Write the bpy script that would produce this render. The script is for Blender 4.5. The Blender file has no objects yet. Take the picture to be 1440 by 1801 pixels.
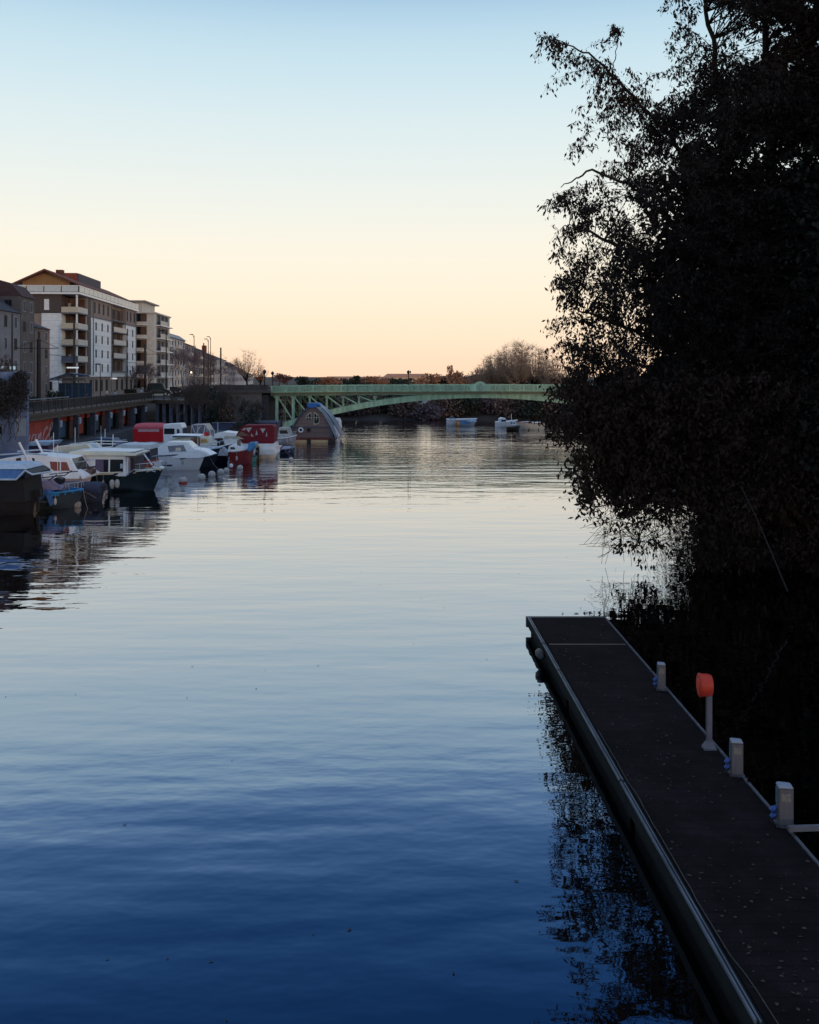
import bpy, math, random
import numpy as np
from mathutils import Vector, Matrix
S = bpy.context.scene
COL = S.collection
R = math.radians
F, HY, CX, CH = 1750.0, 662.0, 720.0, 7.0      # focal length in photo pixels, horizon row, centre column, eye height

# ------------------------------------------------------------------ camera, sky, sun, exposure
cam = bpy.data.cameras.new("camera"); co = bpy.data.objects.new("camera", cam); COL.objects.link(co)
co.location = (0, 0, CH*9/7); co.rotation_euler = (R(90), 0, 0)
cam.sensor_fit = 'VERTICAL'; cam.sensor_height = 36; cam.lens = 36*F/1801
cam.shift_y = (HY-900.5)/1801; cam.clip_start = .2; cam.clip_end = 9000
S.camera = co

w = bpy.data.worlds.new("World"); S.world = w; w.use_nodes = True
nt = w.node_tree; nt.nodes.clear()
def N(t, **k):
    n = nt.nodes.new(t)
    for a, b in k.items(): setattr(n, a, b)
    return n
out = N('ShaderNodeOutputWorld'); bg = N('ShaderNodeBackground'); bg.inputs[1].default_value = 1.3
SUN_EL, SUN_AZ = R(4.0), R(138)      # low sun behind the camera
sky = N('ShaderNodeTexSky', sky_type='NISHITA', sun_disc=False, sun_elevation=SUN_EL, sun_rotation=SUN_AZ)
sk = N('ShaderNodeMix', data_type='RGBA', blend_type='MULTIPLY'); sk.inputs[0].default_value = 1
sk.inputs[7].default_value = (.10, .10, .10, 1)
tc = N('ShaderNodeTexCoord'); sp = N('ShaderNodeSeparateXYZ'); mr = N('ShaderNodeMath', operation='ADD'); mr.inputs[1].default_value = 0
cr = N('ShaderNodeValToRGB'); E = cr.color_ramp.elements
K = 1.3
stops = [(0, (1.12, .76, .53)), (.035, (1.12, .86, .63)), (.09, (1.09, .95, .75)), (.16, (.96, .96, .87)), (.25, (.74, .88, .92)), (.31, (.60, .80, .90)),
         (.352, (.45, .67, .84)), (.385, (.20, .38, .66)), (.43, (.075, .20, .44)), (.48, (.025, .11, .30)), (.545, (.007, .052, .18)), (.63, (.008, .055, .18)), (.74, (.42, .58, .88)), (1, (.58, .78, 1.15))]  # overhead stops brightened as added cool fill, out of view
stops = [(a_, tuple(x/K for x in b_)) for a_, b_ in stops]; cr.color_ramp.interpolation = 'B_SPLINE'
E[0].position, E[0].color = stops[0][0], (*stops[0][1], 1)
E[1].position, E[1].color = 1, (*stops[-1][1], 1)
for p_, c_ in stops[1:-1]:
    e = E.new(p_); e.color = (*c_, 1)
mx = N('ShaderNodeMix', data_type='RGBA'); mx.inputs[0].default_value = .95
L = nt.links.new
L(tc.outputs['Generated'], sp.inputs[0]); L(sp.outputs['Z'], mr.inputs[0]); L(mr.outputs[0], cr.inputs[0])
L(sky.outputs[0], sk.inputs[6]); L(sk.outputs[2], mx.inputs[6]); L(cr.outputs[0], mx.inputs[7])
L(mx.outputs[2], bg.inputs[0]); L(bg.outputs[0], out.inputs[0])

sd = bpy.data.lights.new("sun", 'SUN'); so = bpy.data.objects.new("sun", sd); COL.objects.link(so)
sd.energy = .5; sd.angle = R(1.5); sd.color = (1, .62, .34)
so.rotation_euler = Vector((math.sin(SUN_AZ)*math.cos(SUN_EL), math.cos(SUN_AZ)*math.cos(SUN_EL), math.sin(SUN_EL))).to_track_quat('Z', 'Y').to_euler()
so.location = (0, -20, 60)
S.view_settings.view_transform = 'Standard'; S.view_settings.look = 'None'
S.view_settings.exposure = 0; S.view_settings.gamma = 1

# ------------------------------------------------------------------ helpers
def P(px, py, D):
    "photo pixel at distance D -> place"
    return Vector(((px-CX)/F*D, D, CH-(py-HY)/F*D))
def dist(py, z=0.0):
    return (CH-z)*F/(py-HY)

_m = {}
def mat(name, c, rough=.75, var=.18, scale=3.0, bump=0.0, metal=0.0, spec=.4, emit=None, stretch=None, coord='Object'):
    if name in _m: return _m[name]
    m = bpy.data.materials.new(name); m.use_nodes = True; _m[name] = m
    t = m.node_tree; b = t.nodes['Principled BSDF']
    b.inputs['Roughness'].default_value = rough; b.inputs['Metallic'].default_value = metal
    b.inputs['Specular IOR Level'].default_value = spec
    tcn = t.nodes.new('ShaderNodeTexCoord'); mp = t.nodes.new('ShaderNodeMapping')
    if stretch: mp.inputs['Scale'].default_value = stretch
    t.links.new(tcn.outputs[coord], mp.inputs[0])
    n = t.nodes.new('ShaderNodeTexNoise'); n.inputs['Scale'].default_value = scale; n.inputs['Detail'].default_value = 6
    n.inputs['Roughness'].default_value = .65
    t.links.new(mp.outputs[0], n.inputs['Vector'])
    r = t.nodes.new('ShaderNodeValToRGB'); r.color_ramp.elements[0].position = .3; r.color_ramp.elements[1].position = .7
    r.color_ramp.elements[0].color = (*[max(0, x*(1-var)) for x in c], 1)
    r.color_ramp.elements[1].color = (*[min(1, x*(1+var)) for x in c], 1)
    t.links.new(n.outputs[0], r.inputs[0]); t.links.new(r.outputs[0], b.inputs['Base Color'])
    if bump:
        bu = t.nodes.new('ShaderNodeBump'); bu.inputs['Strength'].default_value = bump; bu.inputs['Distance'].default_value = .05
        t.links.new(n.outputs[0], bu.inputs['Height']); t.links.new(bu.outputs[0], b.inputs['Normal'])
    if emit:
        b.inputs['Emission Color'].default_value = (*emit[0], 1); b.inputs['Emission Strength'].default_value = emit[1]
    return m
def boards(name, c, c2, across=6.0, axis='Z', rough=.8):
    "planks or courses: dark joint lines over noise, in object space"
    if name in _m: return _m[name]
    m = mat(name, c, rough=rough, scale=1.5, var=.12)
    t = m.node_tree; b = t.nodes['Principled BSDF']; r = [n for n in t.nodes if n.type == 'VALTORGB'][0]
    wv = t.nodes.new('ShaderNodeTexWave'); wv.bands_direction = axis; wv.wave_profile = 'SAW'
    wv.inputs['Scale'].default_value = across/6.283; wv.inputs['Distortion'].default_value = .15
    tcn = [n for n in t.nodes if n.type == 'TEX_COORD'][0]
    t.links.new(tcn.outputs['Object'], wv.inputs[0])
    r2 = t.nodes.new('ShaderNodeValToRGB'); r2.color_ramp.elements[0].position = .04; r2.color_ramp.elements[1].position = .12
    r2.color_ramp.elements[0].color = (*c2, 1); r2.color_ramp.elements[1].color = (1, 1, 1, 1)
    mm = t.nodes.new('ShaderNodeMix'); mm.data_type = 'RGBA'; mm.blend_type = 'MULTIPLY'; mm.inputs[0].default_value = 1
    t.links.new(wv.outputs[0], r2.inputs[0]); t.links.new(r.outputs[0], mm.inputs[6]); t.links.new(r2.outputs[0], mm.inputs[7])
    t.links.new(mm.outputs[2], b.inputs['Base Color'])
    return m

def props(o, label=None, cat=None, group=None, kind=None):
    if label: o['label'] = label
    if cat: o['category'] = cat
    if group: o['group'] = group
    if kind: o['kind'] = kind
    return o
def empty(name, loc, label, cat, group=None, rz=0.0):
    o = bpy.data.objects.new(name, None); COL.objects.link(o); o.location = loc; o.rotation_euler = (0, 0, rz)
    o.empty_display_size = .3
    return props(o, label, cat, group)
def link(name, me, parent=None, loc=None):
    o = bpy.data.objects.new(name, me); COL.objects.link(o)
    if parent: o.parent = parent
    if loc is not None: o.location = loc
    return o

class MB:
    def __init__(s): s.v = []; s.f = []; s.m = []
    def add(s, vs, fs, mi=0):
        k = len(s.v); s.v += [tuple(x) for x in vs]
        s.f += [tuple(i+k for i in f) for f in fs]; s.m += [mi]*len(fs); return s
    def box(s, x0, x1, y0, y1, z0, z1, mi=0):
        return s.add([(x0,y0,z0),(x1,y0,z0),(x1,y1,z0),(x0,y1,z0),(x0,y0,z1),(x1,y0,z1),(x1,y1,z1),(x0,y1,z1)],
                     [(3,2,1,0),(4,5,6,7),(0,1,5,4),(1,2,6,5),(2,3,7,6),(3,0,4,7)], mi)
    def beam(s, a, b, w_, h, mi=0):
        a = Vector(a); b = Vector(b); d = (b-a).normalized()
        up = Vector((0,0,1)) if abs(d.z) < .95 else Vector((1,0,0))
        sd_ = d.cross(up).normalized(); u = sd_.cross(d)
        q = [(-w_/2,-h/2),(w_/2,-h/2),(w_/2,h/2),(-w_/2,h/2)]
        vs = [a+sd_*x+u*y for x, y in q]+[b+sd_*x+u*y for x, y in q]
        return s.add(vs, [(3,2,1,0),(4,5,6,7),(0,1,5,4),(1,2,6,5),(2,3,7,6),(3,0,4,7)], mi)
    def tube(s, pts, r, n=8, mi=0, caps=True):
        pts = [Vector(p) for p in pts]
        rs = r if isinstance(r, (list, tuple)) else [r]*len(pts)
        rings = []
        for i, p in enumerate(pts):
            d = (pts[min(i+1, len(pts)-1)]-pts[max(i-1, 0)]).normalized()
            up = Vector((0,0,1)) if abs(d.z) < .9 else Vector((1,0,0))
            a = d.cross(up).normalized(); b = a.cross(d)
            rings.append([p+(a*math.cos(t)+b*math.sin(t))*rs[i] for t in [2*math.pi*k/n for k in range(n)]])
        return s.loft(rings, caps=caps, mi=mi)
    def loft(s, rings, caps=True, closed=True, mi=0):
        n = len(rings[0]); vs = [p for r in rings for p in r]; fs = []
        for i in range(len(rings)-1):
            for k in range(n if closed else n-1):
                a = i*n+k; b = i*n+(k+1) % n
                fs.append((a, b, b+n, a+n))
        if caps and closed:
            fs.append(tuple(range(n-1, -1, -1))); fs.append(tuple((len(rings)-1)*n+k for k in range(n)))
        return s.add(vs, fs, mi)
    def prism(s, prof, y0f, y1f, mi=0):
        "profile in x,z; side positions y0f(z), y1f(z)"
        a = [(x, y0f(z), z) for x, z in prof]; b = [(x, y1f(z), z) for x, z in prof]; n = len(prof)
        fs = [tuple(range(n)), tuple(range(2*n-1, n-1, -1))]+[(k, k+n, (k+1) % n+n, (k+1) % n) for k in range(n)]
        return s.add(a+b, fs, mi)
    def ell(s, c, rx, ry, rz, nu=14, nv=8, mi=0):
        rings = []
        for j in range(1, nv):
            t = math.pi*j/nv
            rings.append([(c[0]+rx*math.sin(t)*math.cos(2*math.pi*k/nu), c[1]+ry*math.sin(t)*math.sin(2*math.pi*k/nu), c[2]-rz*math.cos(t)) for k in range(nu)])
        return s.loft(rings, mi=mi)
    def build(s, name, mats, parent=None, smooth=False, loc=None, bevel=0):
        me = bpy.data.meshes.new(name); me.from_pydata(s.v, [], s.f)
        for m in (mats if isinstance(mats, (list, tuple)) else [mats]): me.materials.append(m)
        me.polygons.foreach_set('material_index', s.m)
        import bmesh
        bm = bmesh.new(); bm.from_mesh(me); bmesh.ops.recalc_face_normals(bm, faces=bm.faces)
        if bevel: bmesh.ops.bevel(bm, geom=list(bm.edges), offset=bevel, segments=2, affect='EDGES', clamp_overlap=True)
        bm.to_mesh(me); bm.free()
        if smooth:
            me.polygons.foreach_set('use_smooth', [True]*len(me.polygons))
            me.set_sharp_from_angle(angle=R(40))
        me.update()
        return link(name, me, parent, loc)

def np_mesh(name, V, Q, m, k=4):
    me = bpy.data.meshes.new(name)
    me.vertices.add(len(V)); me.vertices.foreach_set('co', np.asarray(V, np.float32).ravel())
    me.loops.add(len(Q)*k); me.loops.foreach_set('vertex_index', np.asarray(Q, np.int32).ravel())
    me.polygons.add(len(Q)); me.polygons.foreach_set('loop_start', np.arange(0, len(Q)*k, k, dtype=np.int32))
    me.update(calc_edges=True); me.materials.append(m)
    return me
def leaf_mesh(name, C, size, m, rng, droop=.6, wid=.45):
    "one pointed leaf per centre"
    n = len(C); C = np.asarray(C)
    a = rng.normal(size=(n, 3)); a[:, 2] -= droop*2; a /= np.linalg.norm(a, axis=1)[:, None]
    b = np.cross(a, rng.normal(size=(n, 3))); b /= np.linalg.norm(b, axis=1)[:, None]+1e-9
    l = (size*rng.uniform(.45, 1.55, n))[:, None]; ww = l*wid*.5
    V = np.stack([C, C+a*l*.45+b*ww, C+a*l, C+a*l*.45-b*ww], 1).reshape(-1, 3)
    return np_mesh(name, V, np.arange(4*n).reshape(-1, 4), m)
def seg_mesh(name, segs, m, n=3):
    "tapered sticks: (p0, p1, r0, r1)"
    p0 = np.array([s[0] for s in segs], float); p1 = np.array([s[1] for s in segs], float)
    r0 = np.array([s[2] for s in segs])[:, None]; r1 = np.array([s[3] for s in segs])[:, None]
    d = p1-p0; d /= np.linalg.norm(d, axis=1)[:, None]+1e-9
    up = np.where(np.abs(d[:, 2:3]) < .9, np.array([[0, 0, 1.]]), np.array([[1., 0, 0]]))
    a = np.cross(d, up); a /= np.linalg.norm(a, axis=1)[:, None]; b = np.cross(a, d)
    V = []
    for k in range(n):
        t = 2*math.pi*k/n; V.append(p0+(a*math.cos(t)+b*math.sin(t))*r0)
    for k in range(n):
        t = 2*math.pi*k/n; V.append(p1+(a*math.cos(t)+b*math.sin(t))*r1)
    V = np.stack(V, 1).reshape(-1, 3); base = np.arange(len(segs))[:, None, None]*2*n
    q = np.array([[k, (k+1) % n, (k+1) % n+n, k+n] for k in range(n)])[None]
    return np_mesh(name, V, (base+q).reshape(-1, 4), m)
def grow(rng, p, d, ln, r, depth, segs, kids=3, spread=.55, up=.12, shrink=.72, ends=None):
    for i in range(3):
        d = d+rng.normal(0, .10, 3); d[2] += up*.4; d = d/np.linalg.norm(d)
        q = p+d*ln/3; r1 = r*.88
        segs.append((p, q, r, r1)); p, r = q, r1
        if depth > 0 and i > 0:
            e = d+rng.normal(0, spread, 3); e[2] += up; e /= np.linalg.norm(e)
            grow(rng, p, e, ln*shrink*rng.uniform(.7, 1.05), r*.55, depth-1, segs, kids, spread, up, shrink, ends)
    if depth > 0:
        for _ in range(kids-1):
            e = d+rng.normal(0, spread, 3); e[2] += up; e /= np.linalg.norm(e)
            grow(rng, p, e, ln*shrink*rng.uniform(.75, 1.1), r*.65, depth-1, segs, kids, spread, up, shrink, ends)
    elif ends is not None: ends.append(p)

# ------------------------------------------------------------------ materials
glassd = mat('dim_glass', (.012, .015, .02), .6, .3, 1, spec=.1)
white = mat('white_paint', (.80, .82, .84), .35, .10, 2)
cream = mat('cream_paint', (.66, .62, .50), .4, .12, 2)
offw = mat('aged_white', (.55, .56, .58), .5, .2, 3)
glass = mat('dark_glass', (.02, .025, .03), .15, .3, 1, spec=.15)
chrome = mat('steel', (.5, .52, .55), .3, .15, 5, metal=.8)
navy = mat('navy_paint', (.010, .018, .045), .3, .3, 2)
blackm = mat('black_paint', (.012, .012, .016), .5, .3, 3)
dkgreen = mat('dark_green_paint', (.012, .022, .022), .3, .3, 2)
redh = mat('red_hull_paint', (.22, .018, .018), .4, .25, 2)
redc = mat('red_canvas', (.55, .012, .02), .8, .15, 6, bump=.3)
redc2 = mat('pale_red_canvas', (.55, .10, .12), .8, .15, 6)  # paler red than the canopy sides, used on its top
maroon = mat('maroon_canvas', (.16, .008, .018), .8, .2, 6, bump=.3)
tarp = mat('blue_tarpaulin', (.055, .14, .34), .55, .25, 3, bump=.6)
tarp2 = mat('pale_tarpaulin', (.40, .50, .60), .6, .2, 3, bump=.6)
bluep = mat('blue_paint', (.02, .20, .45), .4, .2, 3)
wood = mat('varnished_wood', (.20, .075, .03), .35, .35, 5, stretch=(1, 1, 6))
darkw = mat('dark_wood', (.012, .012, .014), .8, .3, 4)
purple = mat('plum_paint', (.13, .06, .12), .6, .2, 3)
grey = mat('grey_canvas', (.22, .25, .30), .7, .2, 4)
buoym = mat('buoy_plastic', (.42, .40, .38), .5, .35, 9)
rope = mat('rope_fibre', (.20, .18, .15), .9, .3, 20)
concrete = mat('blue_grey_concrete', (.14, .19, .31), .9, .3, 1.2, bump=.2)
stone = mat('old_stone', (.22, .18, .16), .9, .4, 1.0, bump=.4)
metald = mat('dark_metal', (.015, .017, .022), .5, .3, 4)
bark = mat('dark_bark', (.020, .016, .013), .95, .4, 8, bump=.5)
twig = mat('bare_twigs', (.10, .075, .065), .95, .3, 3)
twigw = mat('sunlit_twigs', (.34, .235, .17), .95, .3, 3)  # lighter copy of the bare twigs, low sunlight put into the colour
# ------------------------------------------------------------------ water, ground, banks
def quay_x(y): return -28.8-.0704*(y-75)
def make_water():
    m = bpy.data.materials.new('river_water'); m.use_nodes = True
    t = m.node_tree; b = t.nodes['Principled BSDF']
    b.inputs['Base Color'].default_value = (.35, .37, .43, 1); b.inputs['Roughness'].default_value = .015
    b.inputs['Metallic'].default_value = 1.0   # still river in low light: a near mirror at grazing angles
    g = t.nodes.new('ShaderNodeNewGeometry'); n_ = t.nodes.new; lk = t.links.new
    def noise(sc, det, stretch, rot=0):
        mp = n_('ShaderNodeMapping'); mp.inputs['Scale'].default_value = stretch; mp.inputs['Rotation'].default_value = (0, 0, rot)
        n = n_('ShaderNodeTexNoise'); n.inputs['Scale'].default_value = sc; n.inputs['Detail'].default_value = det; n.inputs['Roughness'].default_value = .5
        lk(g.outputs['Position'], mp.inputs[0]); lk(mp.outputs[0], n.inputs['Vector']); return n
    sx = n_('ShaderNodeSeparateXYZ'); lk(g.outputs['Position'], sx.inputs[0])
    # the breeze roughens the open reach by the bridge, the near basin lies sheltered
    mr = n_('ShaderNodeMapRange'); mr.interpolation_type = 'SMOOTHERSTEP'
    mr.inputs['From Min'].default_value = 38; mr.inputs['From Max'].default_value = 128
    mr.inputs['To Min'].default_value = .06; mr.inputs['To Max'].default_value = 1.0
    lk(sx.outputs['Y'], mr.inputs[0])
    patch = noise(.039, 3, (.35, 1, 1), .1)
    pr = n_('ShaderNodeMapRange'); pr.inputs['From Min'].default_value = .35; pr.inputs['From Max'].default_value = .65
    pr.inputs['To Min'].default_value = .45; pr.inputs['To Max'].default_value = 1.25; lk(patch.outputs[0], pr.inputs[0])
    amp = n_('ShaderNodeMath'); amp.operation = 'MULTIPLY'; lk(mr.outputs[0], amp.inputs[0]); lk(pr.outputs[0], amp.inputs[1])
    def bump(h, d, strength_link=None, prev=None):
        bu = n_('ShaderNodeBump'); bu.inputs['Distance'].default_value = d; bu.inputs['Strength'].default_value = 1
        lk(h.outputs[0], bu.inputs['Height'])
        if strength_link: lk(strength_link.outputs[0], bu.inputs['Strength'])
        if prev: lk(prev.outputs[0], bu.inputs['Normal'])
        return bu
    b1 = bump(noise(.47, 2, (.3, 1, 1), .12), .030)                    # slow swell
    b2 = bump(noise(1.7, 2, (.6, 1, 1), -.2), .0045, None, b1)          # small ripples everywhere
    b3 = bump(noise(.85, 4, (.35, 1, 1), .05), .075, amp, b2)             # breeze
    b4 = bump(noise(.33, 2, (.22, 1, 1), -.06), .13, amp, b3)            # longer wind waves
    lk(b4.outputs[0], b.inputs['Normal'])
    MBw = MB(); xs = [-60+i*10 for i in range(13)]; ys = [-60+i*12 for i in range(21)]
    MBw.add([(x, y, 0) for y in ys for x in xs], [(j*13+i, j*13+i+1, (j+1)*13+i+1, (j+1)*13+i) for j in range(20) for i in range(12)])
    props(MBw.build('water', m), kind='structure')
make_water()

soil = mat('bank_soil', (.035, .026, .024), .95, .4, .6, bump=.6)
asphalt = mat('street_asphalt', (.05, .05, .055), .9, .25, .8)
paving = mat('quay_paving', (.05, .05, .055), .9, .25, 1)
def right_x(y):
    pts = [(-60, 14.5), (20, 16.5), (32, 16.0), (38, 14), (60, 16), (90, 24), (118, 34), (160, 44), (175, 50)]
    for (a, b), (c, d) in zip(pts, pts[1:]):
        if a <= y <= c: return b+(d-b)*(y-a)/(c-a)
    return 50
g = MB(); rnd = random.Random(4)
ys = list(range(-60, 163, 12))
def strip(f):
    n = len(f(ys[0])); vs = [p for y in ys for p in f(y)]
    g.add(vs, [(j*n+i, j*n+i+1, (j+1)*n+i+1, (j+1)*n+i) for j in range(len(ys)-1) for i in range(n-1)])
strip(lambda y: [(-3000, y, 4.0), (-120, y, 4.0), (quay_x(y)-1.6, y, 4.0)])
strip(lambda y: [(right_x(y)-1.0, y, -.4), (right_x(y)+.6, y, .5+rnd.random()*.2), (right_x(y)+5, y, 2.0+rnd.random()*.5), (120, y, 4), (3000, y, 4)])
far = []
yr = [158, 163, 170, 185, 400, 4500]; zr = [-.5, .5, 1.6, 2.6, 3.6, 4.0]; xr = [-3000, -200, -60, -30, 0, 30, 60, 200, 3000]
g.add([(x, (y+rnd.uniform(-1.5, 1.5) if y < 180 and abs(x) < 100 else y), z) for y, z in zip(yr, zr) for x in xr],
      [(j*9+i, j*9+i+1, (j+1)*9+i+1, (j+1)*9+i) for j in range(5) for i in range(8)])
props(g.build('ground', soil, smooth=True), kind='structure')
st = MB()
st.add([(quay_x(y)-a, y, 4.03) for y in (40, 100, 150) for a in (19, 1.7)], [(0, 1, 3, 2), (2, 3, 5, 4)])
props(st.build('street', asphalt), kind='structure')
lq = MB()
lq.add([(quay_x(y)+a, y, z) for y in (40, 90, 140) for a, z in ((-1.6, 1.3), (1.2, 1.3), (1.2, -.6))], [(0, 1, 4, 3), (1, 2, 5, 4), (3, 4, 7, 6), (4, 5, 8, 7)])
props(lq.build('lower_quay', paving), kind='structure')

# ------------------------------------------------------------------ quay wall with its arcade
qang = math.atan2(54, -3.8)          # along the quay
q0 = (quay_x(75), 75, 0)
brick_red = mat('red_render', (.42, .06, .035), .85, .4, .9)
bluecol = mat('blue_grey_column', (.07, .09, .13), .8, .3, 2)
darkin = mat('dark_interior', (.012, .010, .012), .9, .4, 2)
rust = mat('rusty_edge', (.11, .075, .055), .85, .4, 2)
qw = empty('arcade_wall', q0, 'long red and dark arcade wall carrying the street above the moored boats', 'wall', rz=qang)
# local x runs along the quay away from the camera, local y to the left (street side), river face towards -y
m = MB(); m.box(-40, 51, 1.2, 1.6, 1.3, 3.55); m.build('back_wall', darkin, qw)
m = MB(); m.box(-40, 51, 0, 1.7, 3.55, 4.06); m.build('street_slab', rust, qw)
m = MB(); m.box(-40, 51, -.12, 0, 3.92, 4.12); m.build('edge_beam', metald, qw)
m = MB(); m.box(-3, 7.9, .55, 1.2, 1.3, 3.55); gw = m.build('graffiti_wall', brick_red, qw)
paint = mat('pink_spray_paint', (.62, .42, .42), .8, .1, 5)
def stroke(pts, r):   # letters drawn as tubes lying on the wall
    sm = []
    for i in range(len(pts)-1):
        p0, p1, p2, p3 = pts[max(i-1, 0)], pts[i], pts[i+1], pts[min(i+2, len(pts)-1)]
        for k in range(6):
            t = k/6
            sm.append(tuple(.5*((2*b)+(-a+c)*t+(2*a-5*b+4*c-d)*t*t+(-a+3*b-3*c+d)*t**3) for a, b, c, d in zip(p0, p1, p2, p3)))
    sm.append(pts[-1])
    return sm
gm = MB()
glyph = [  # script letters i a n c e with the stroke and apostrophe before them (units: letter widths, heights), leaning right
    [(.15, 0), (.25, .5), (.45, 1.0)], [(.55, 1.25), (.62, 1.5)],
    [(.55, .05), (.75, .05), (.95, .75)],
    [(1.75, .62), (1.45, .7), (1.25, .35), (1.35, .05), (1.65, .15), (1.85, .7), (1.8, .2), (1.95, .05)],
    [(2.15, .0), (2.25, .7), (2.3, .3), (2.55, .75), (2.6, .3), (2.7, .05), (2.85, .1)],
    [(3.6, .9), (3.45, 1.1), (3.1, .8), (3.0, .3), (3.2, .05), (3.5, .25)],
    [(3.5, .25), (4.0, .7), (4.35, 1.15), (4.2, 1.35), (3.95, .9), (3.95, .35), (4.2, .1), (4.5, .3)],
]
for gl in glyph:
    pts = [(.55+1.74*(x+.22*z), .53, 1.62+1.12*z) for x, z in stroke(gl, 0)]
    gm.tube(pts, .055, 5)
gm.build('graffiti_lettering', paint, gw)
k = 0
for i in range(7):
    t = 8.9+6.2*i
    cm = bluecol if i % 2 == 0 else darkin
    c = MB(); c.box(t-.2, t+.2, .05, .5, 1.3, 3.55); c.build('column', mat('column_grey', (.09, .085, .10), .8, .4, 2) if i % 3 == 1 else bluecol, qw)
    pm = MB(); pm.box(t+.5, t+4.2 if i == 6 else t+5.7, .95, 1.17, 3.0, 3.5); pm.build('lintel_panel', brick_red if i < 6 else rust, qw)
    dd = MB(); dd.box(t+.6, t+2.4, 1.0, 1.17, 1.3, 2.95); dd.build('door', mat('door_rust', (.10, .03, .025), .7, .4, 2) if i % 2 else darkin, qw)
    dd = MB(); dd.box(t+2.8, t+4.2 if i == 6 else t+5.4, 1.0, 1.17, 1.6, 2.9); dd.build('shutter', [mat('door_blue', (.04, .10, .18), .5, .3, 2), brick_red, mat('shutter_grey', (.08, .09, .12), .6, .3, 3)][i % 3], qw)
lampm = mat('lantern_glass', (.42, .47, .55), .4, .1, 3)
lan_words = ['first', 'second', 'third', 'fourth', 'fifth', 'sixth', 'seventh']
for i in range(7):
    t = 8.9+6.2*i
    loc = Vector(q0)+Matrix.Rotation(qang, 3, 'Z') @ Vector((t, -.05, 3.0))
    e = empty('wall_lantern', loc, 'pale lantern on the quay columns, %s one counting from the graffiti' % lan_words[i], 'lantern', 'lanterns along the quay arcade', qang)
    a = MB(); a.tube([(0, 0, -.32), (0, 0, -.28), (0, 0, .22), (0, 0, .30)], [.06, .13, .17, .05], 8); a.build('lamp_glass', lampm, e)
    a = MB(); a.beam((0, .1, .38), (0, -.02, .30), .05, .05); a.build('bracket', metald, e)
# railing along the street edge
fe = empty('street_railing', q0, 'long dark metal railing of upright bars along the street edge', 'railing', rz=qang)
m = MB(); m.box(-24, 51, .05, .11, 5.02, 5.08); m.build('top_rail', metald, fe)
m = MB(); m.box(-24, 51, .06, .10, 4.25, 4.29); m.build('bottom_rail', metald, fe)
m = MB(); x = -24
while x < 51: m.box(x-.014, x+.014, .066, .094, 4.29, 5.02); x += .16
m.build('bars', metald, fe)
for i in range(38):
    m = MB(); m.box(-24+2*i-.035, -24+2*i+.035, .04, .12, 4.06, 5.10); m.build('post', metald, fe)
# the arcade turns towards the bridge
A_ = Vector((quay_x(126), 126, 0)); B_ = Vector((P(386, 662, 118.6).x, 118.6, 0)); wl_ = (B_-A_).length; wa = math.atan2(B_.y-A_.y, B_.x-A_.x)
ww = empty('arcade_wing', A_, 'arcade wing of pale grey columns turning towards the bridge abutment', 'wall', rz=wa)
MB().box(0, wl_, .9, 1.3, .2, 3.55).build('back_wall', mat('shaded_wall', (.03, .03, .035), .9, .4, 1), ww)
MB().box(-.3, wl_, 0, 3, 3.56, 4.05).build('slab', rust, ww)
for i in range(10): MB().box(.3+1.35*i, .55+1.35*i, .1, .5, .2, 3.55).build('column', mat('pale_column', (.17, .20, .26), .8, .3, 2), ww)
MB().box(-.3, wl_, -.6, 3, -.5, .9).build('footing', stone, ww)
fw_ = empty('wing_railing', A_, 'dark railing above the arcade wing leading to the bridge', 'railing', rz=wa)
MB().box(0, wl_, .05, .11, 5.02, 5.08).build('top_rail', metald, fw_)
m = MB(); x = .1
while x < wl_: m.box(x-.014, x+.014, .066, .094, 4.2, 5.02); x += .16
m.build('bars', metald, fw_)
for i in range(7): MB().box(2*i-.035, 2*i+.035, .04, .12, 4.06, 5.10).build('post', metald, fw_)
m = MB(); pts_ = [(A_.x-1, A_.y+1), (B_.x, B_.y+1.2), (-16.8, 119.5), (-16.8, 129), (-40, 150), (-46, 150)]
m.add([(x, y, 4.034) for x, y in pts_], [tuple(range(6))]); props(m.build('approach_road', asphalt), kind='structure')
# pale handrail on the near stretch
m = MB(); m.beam((0, .35, 5.2), (13, .35, 5.2), .07, .07)
for i in range(6): m.beam((.5+2.4*i, .35, 4.06), (.5+2.4*i, .35, 5.2), .05, .05)
h = m.build('pale_handrail', mat('pale_blue_steel', (.16, .22, .30), .4, .2, 3), None); h.location = q0; h.rotation_euler = (0, 0, qang)
props(h, 'pale blue grey handrail standing behind the dark railing above the graffiti', 'handrail')

# ------------------------------------------------------------------ concrete wall at the left edge
cw = empty('concrete_pier', P(0, 662, 64)-Vector((0, 0, 7)), 'tall blue grey concrete wall with a paler square panel at the left edge', 'wall')
px48 = P(48, 662, 64).x-P(0, 662, 64).x
m = MB(); m.box(-14, px48, 0, .35, .2, 7.3); m.build('wall_face', concrete, cw)
m = MB(); m.box(1.0, px48-.05, -.06, -.003, 3.15, 4.3); m.build('panel', mat('pale_panel', (.22, .27, .36), .8, .15, 2), cw)
m = MB(); m.box(-14, .15, -.05, -.003, 3.3, 3.75); m.build('recess', darkin, cw)

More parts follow.
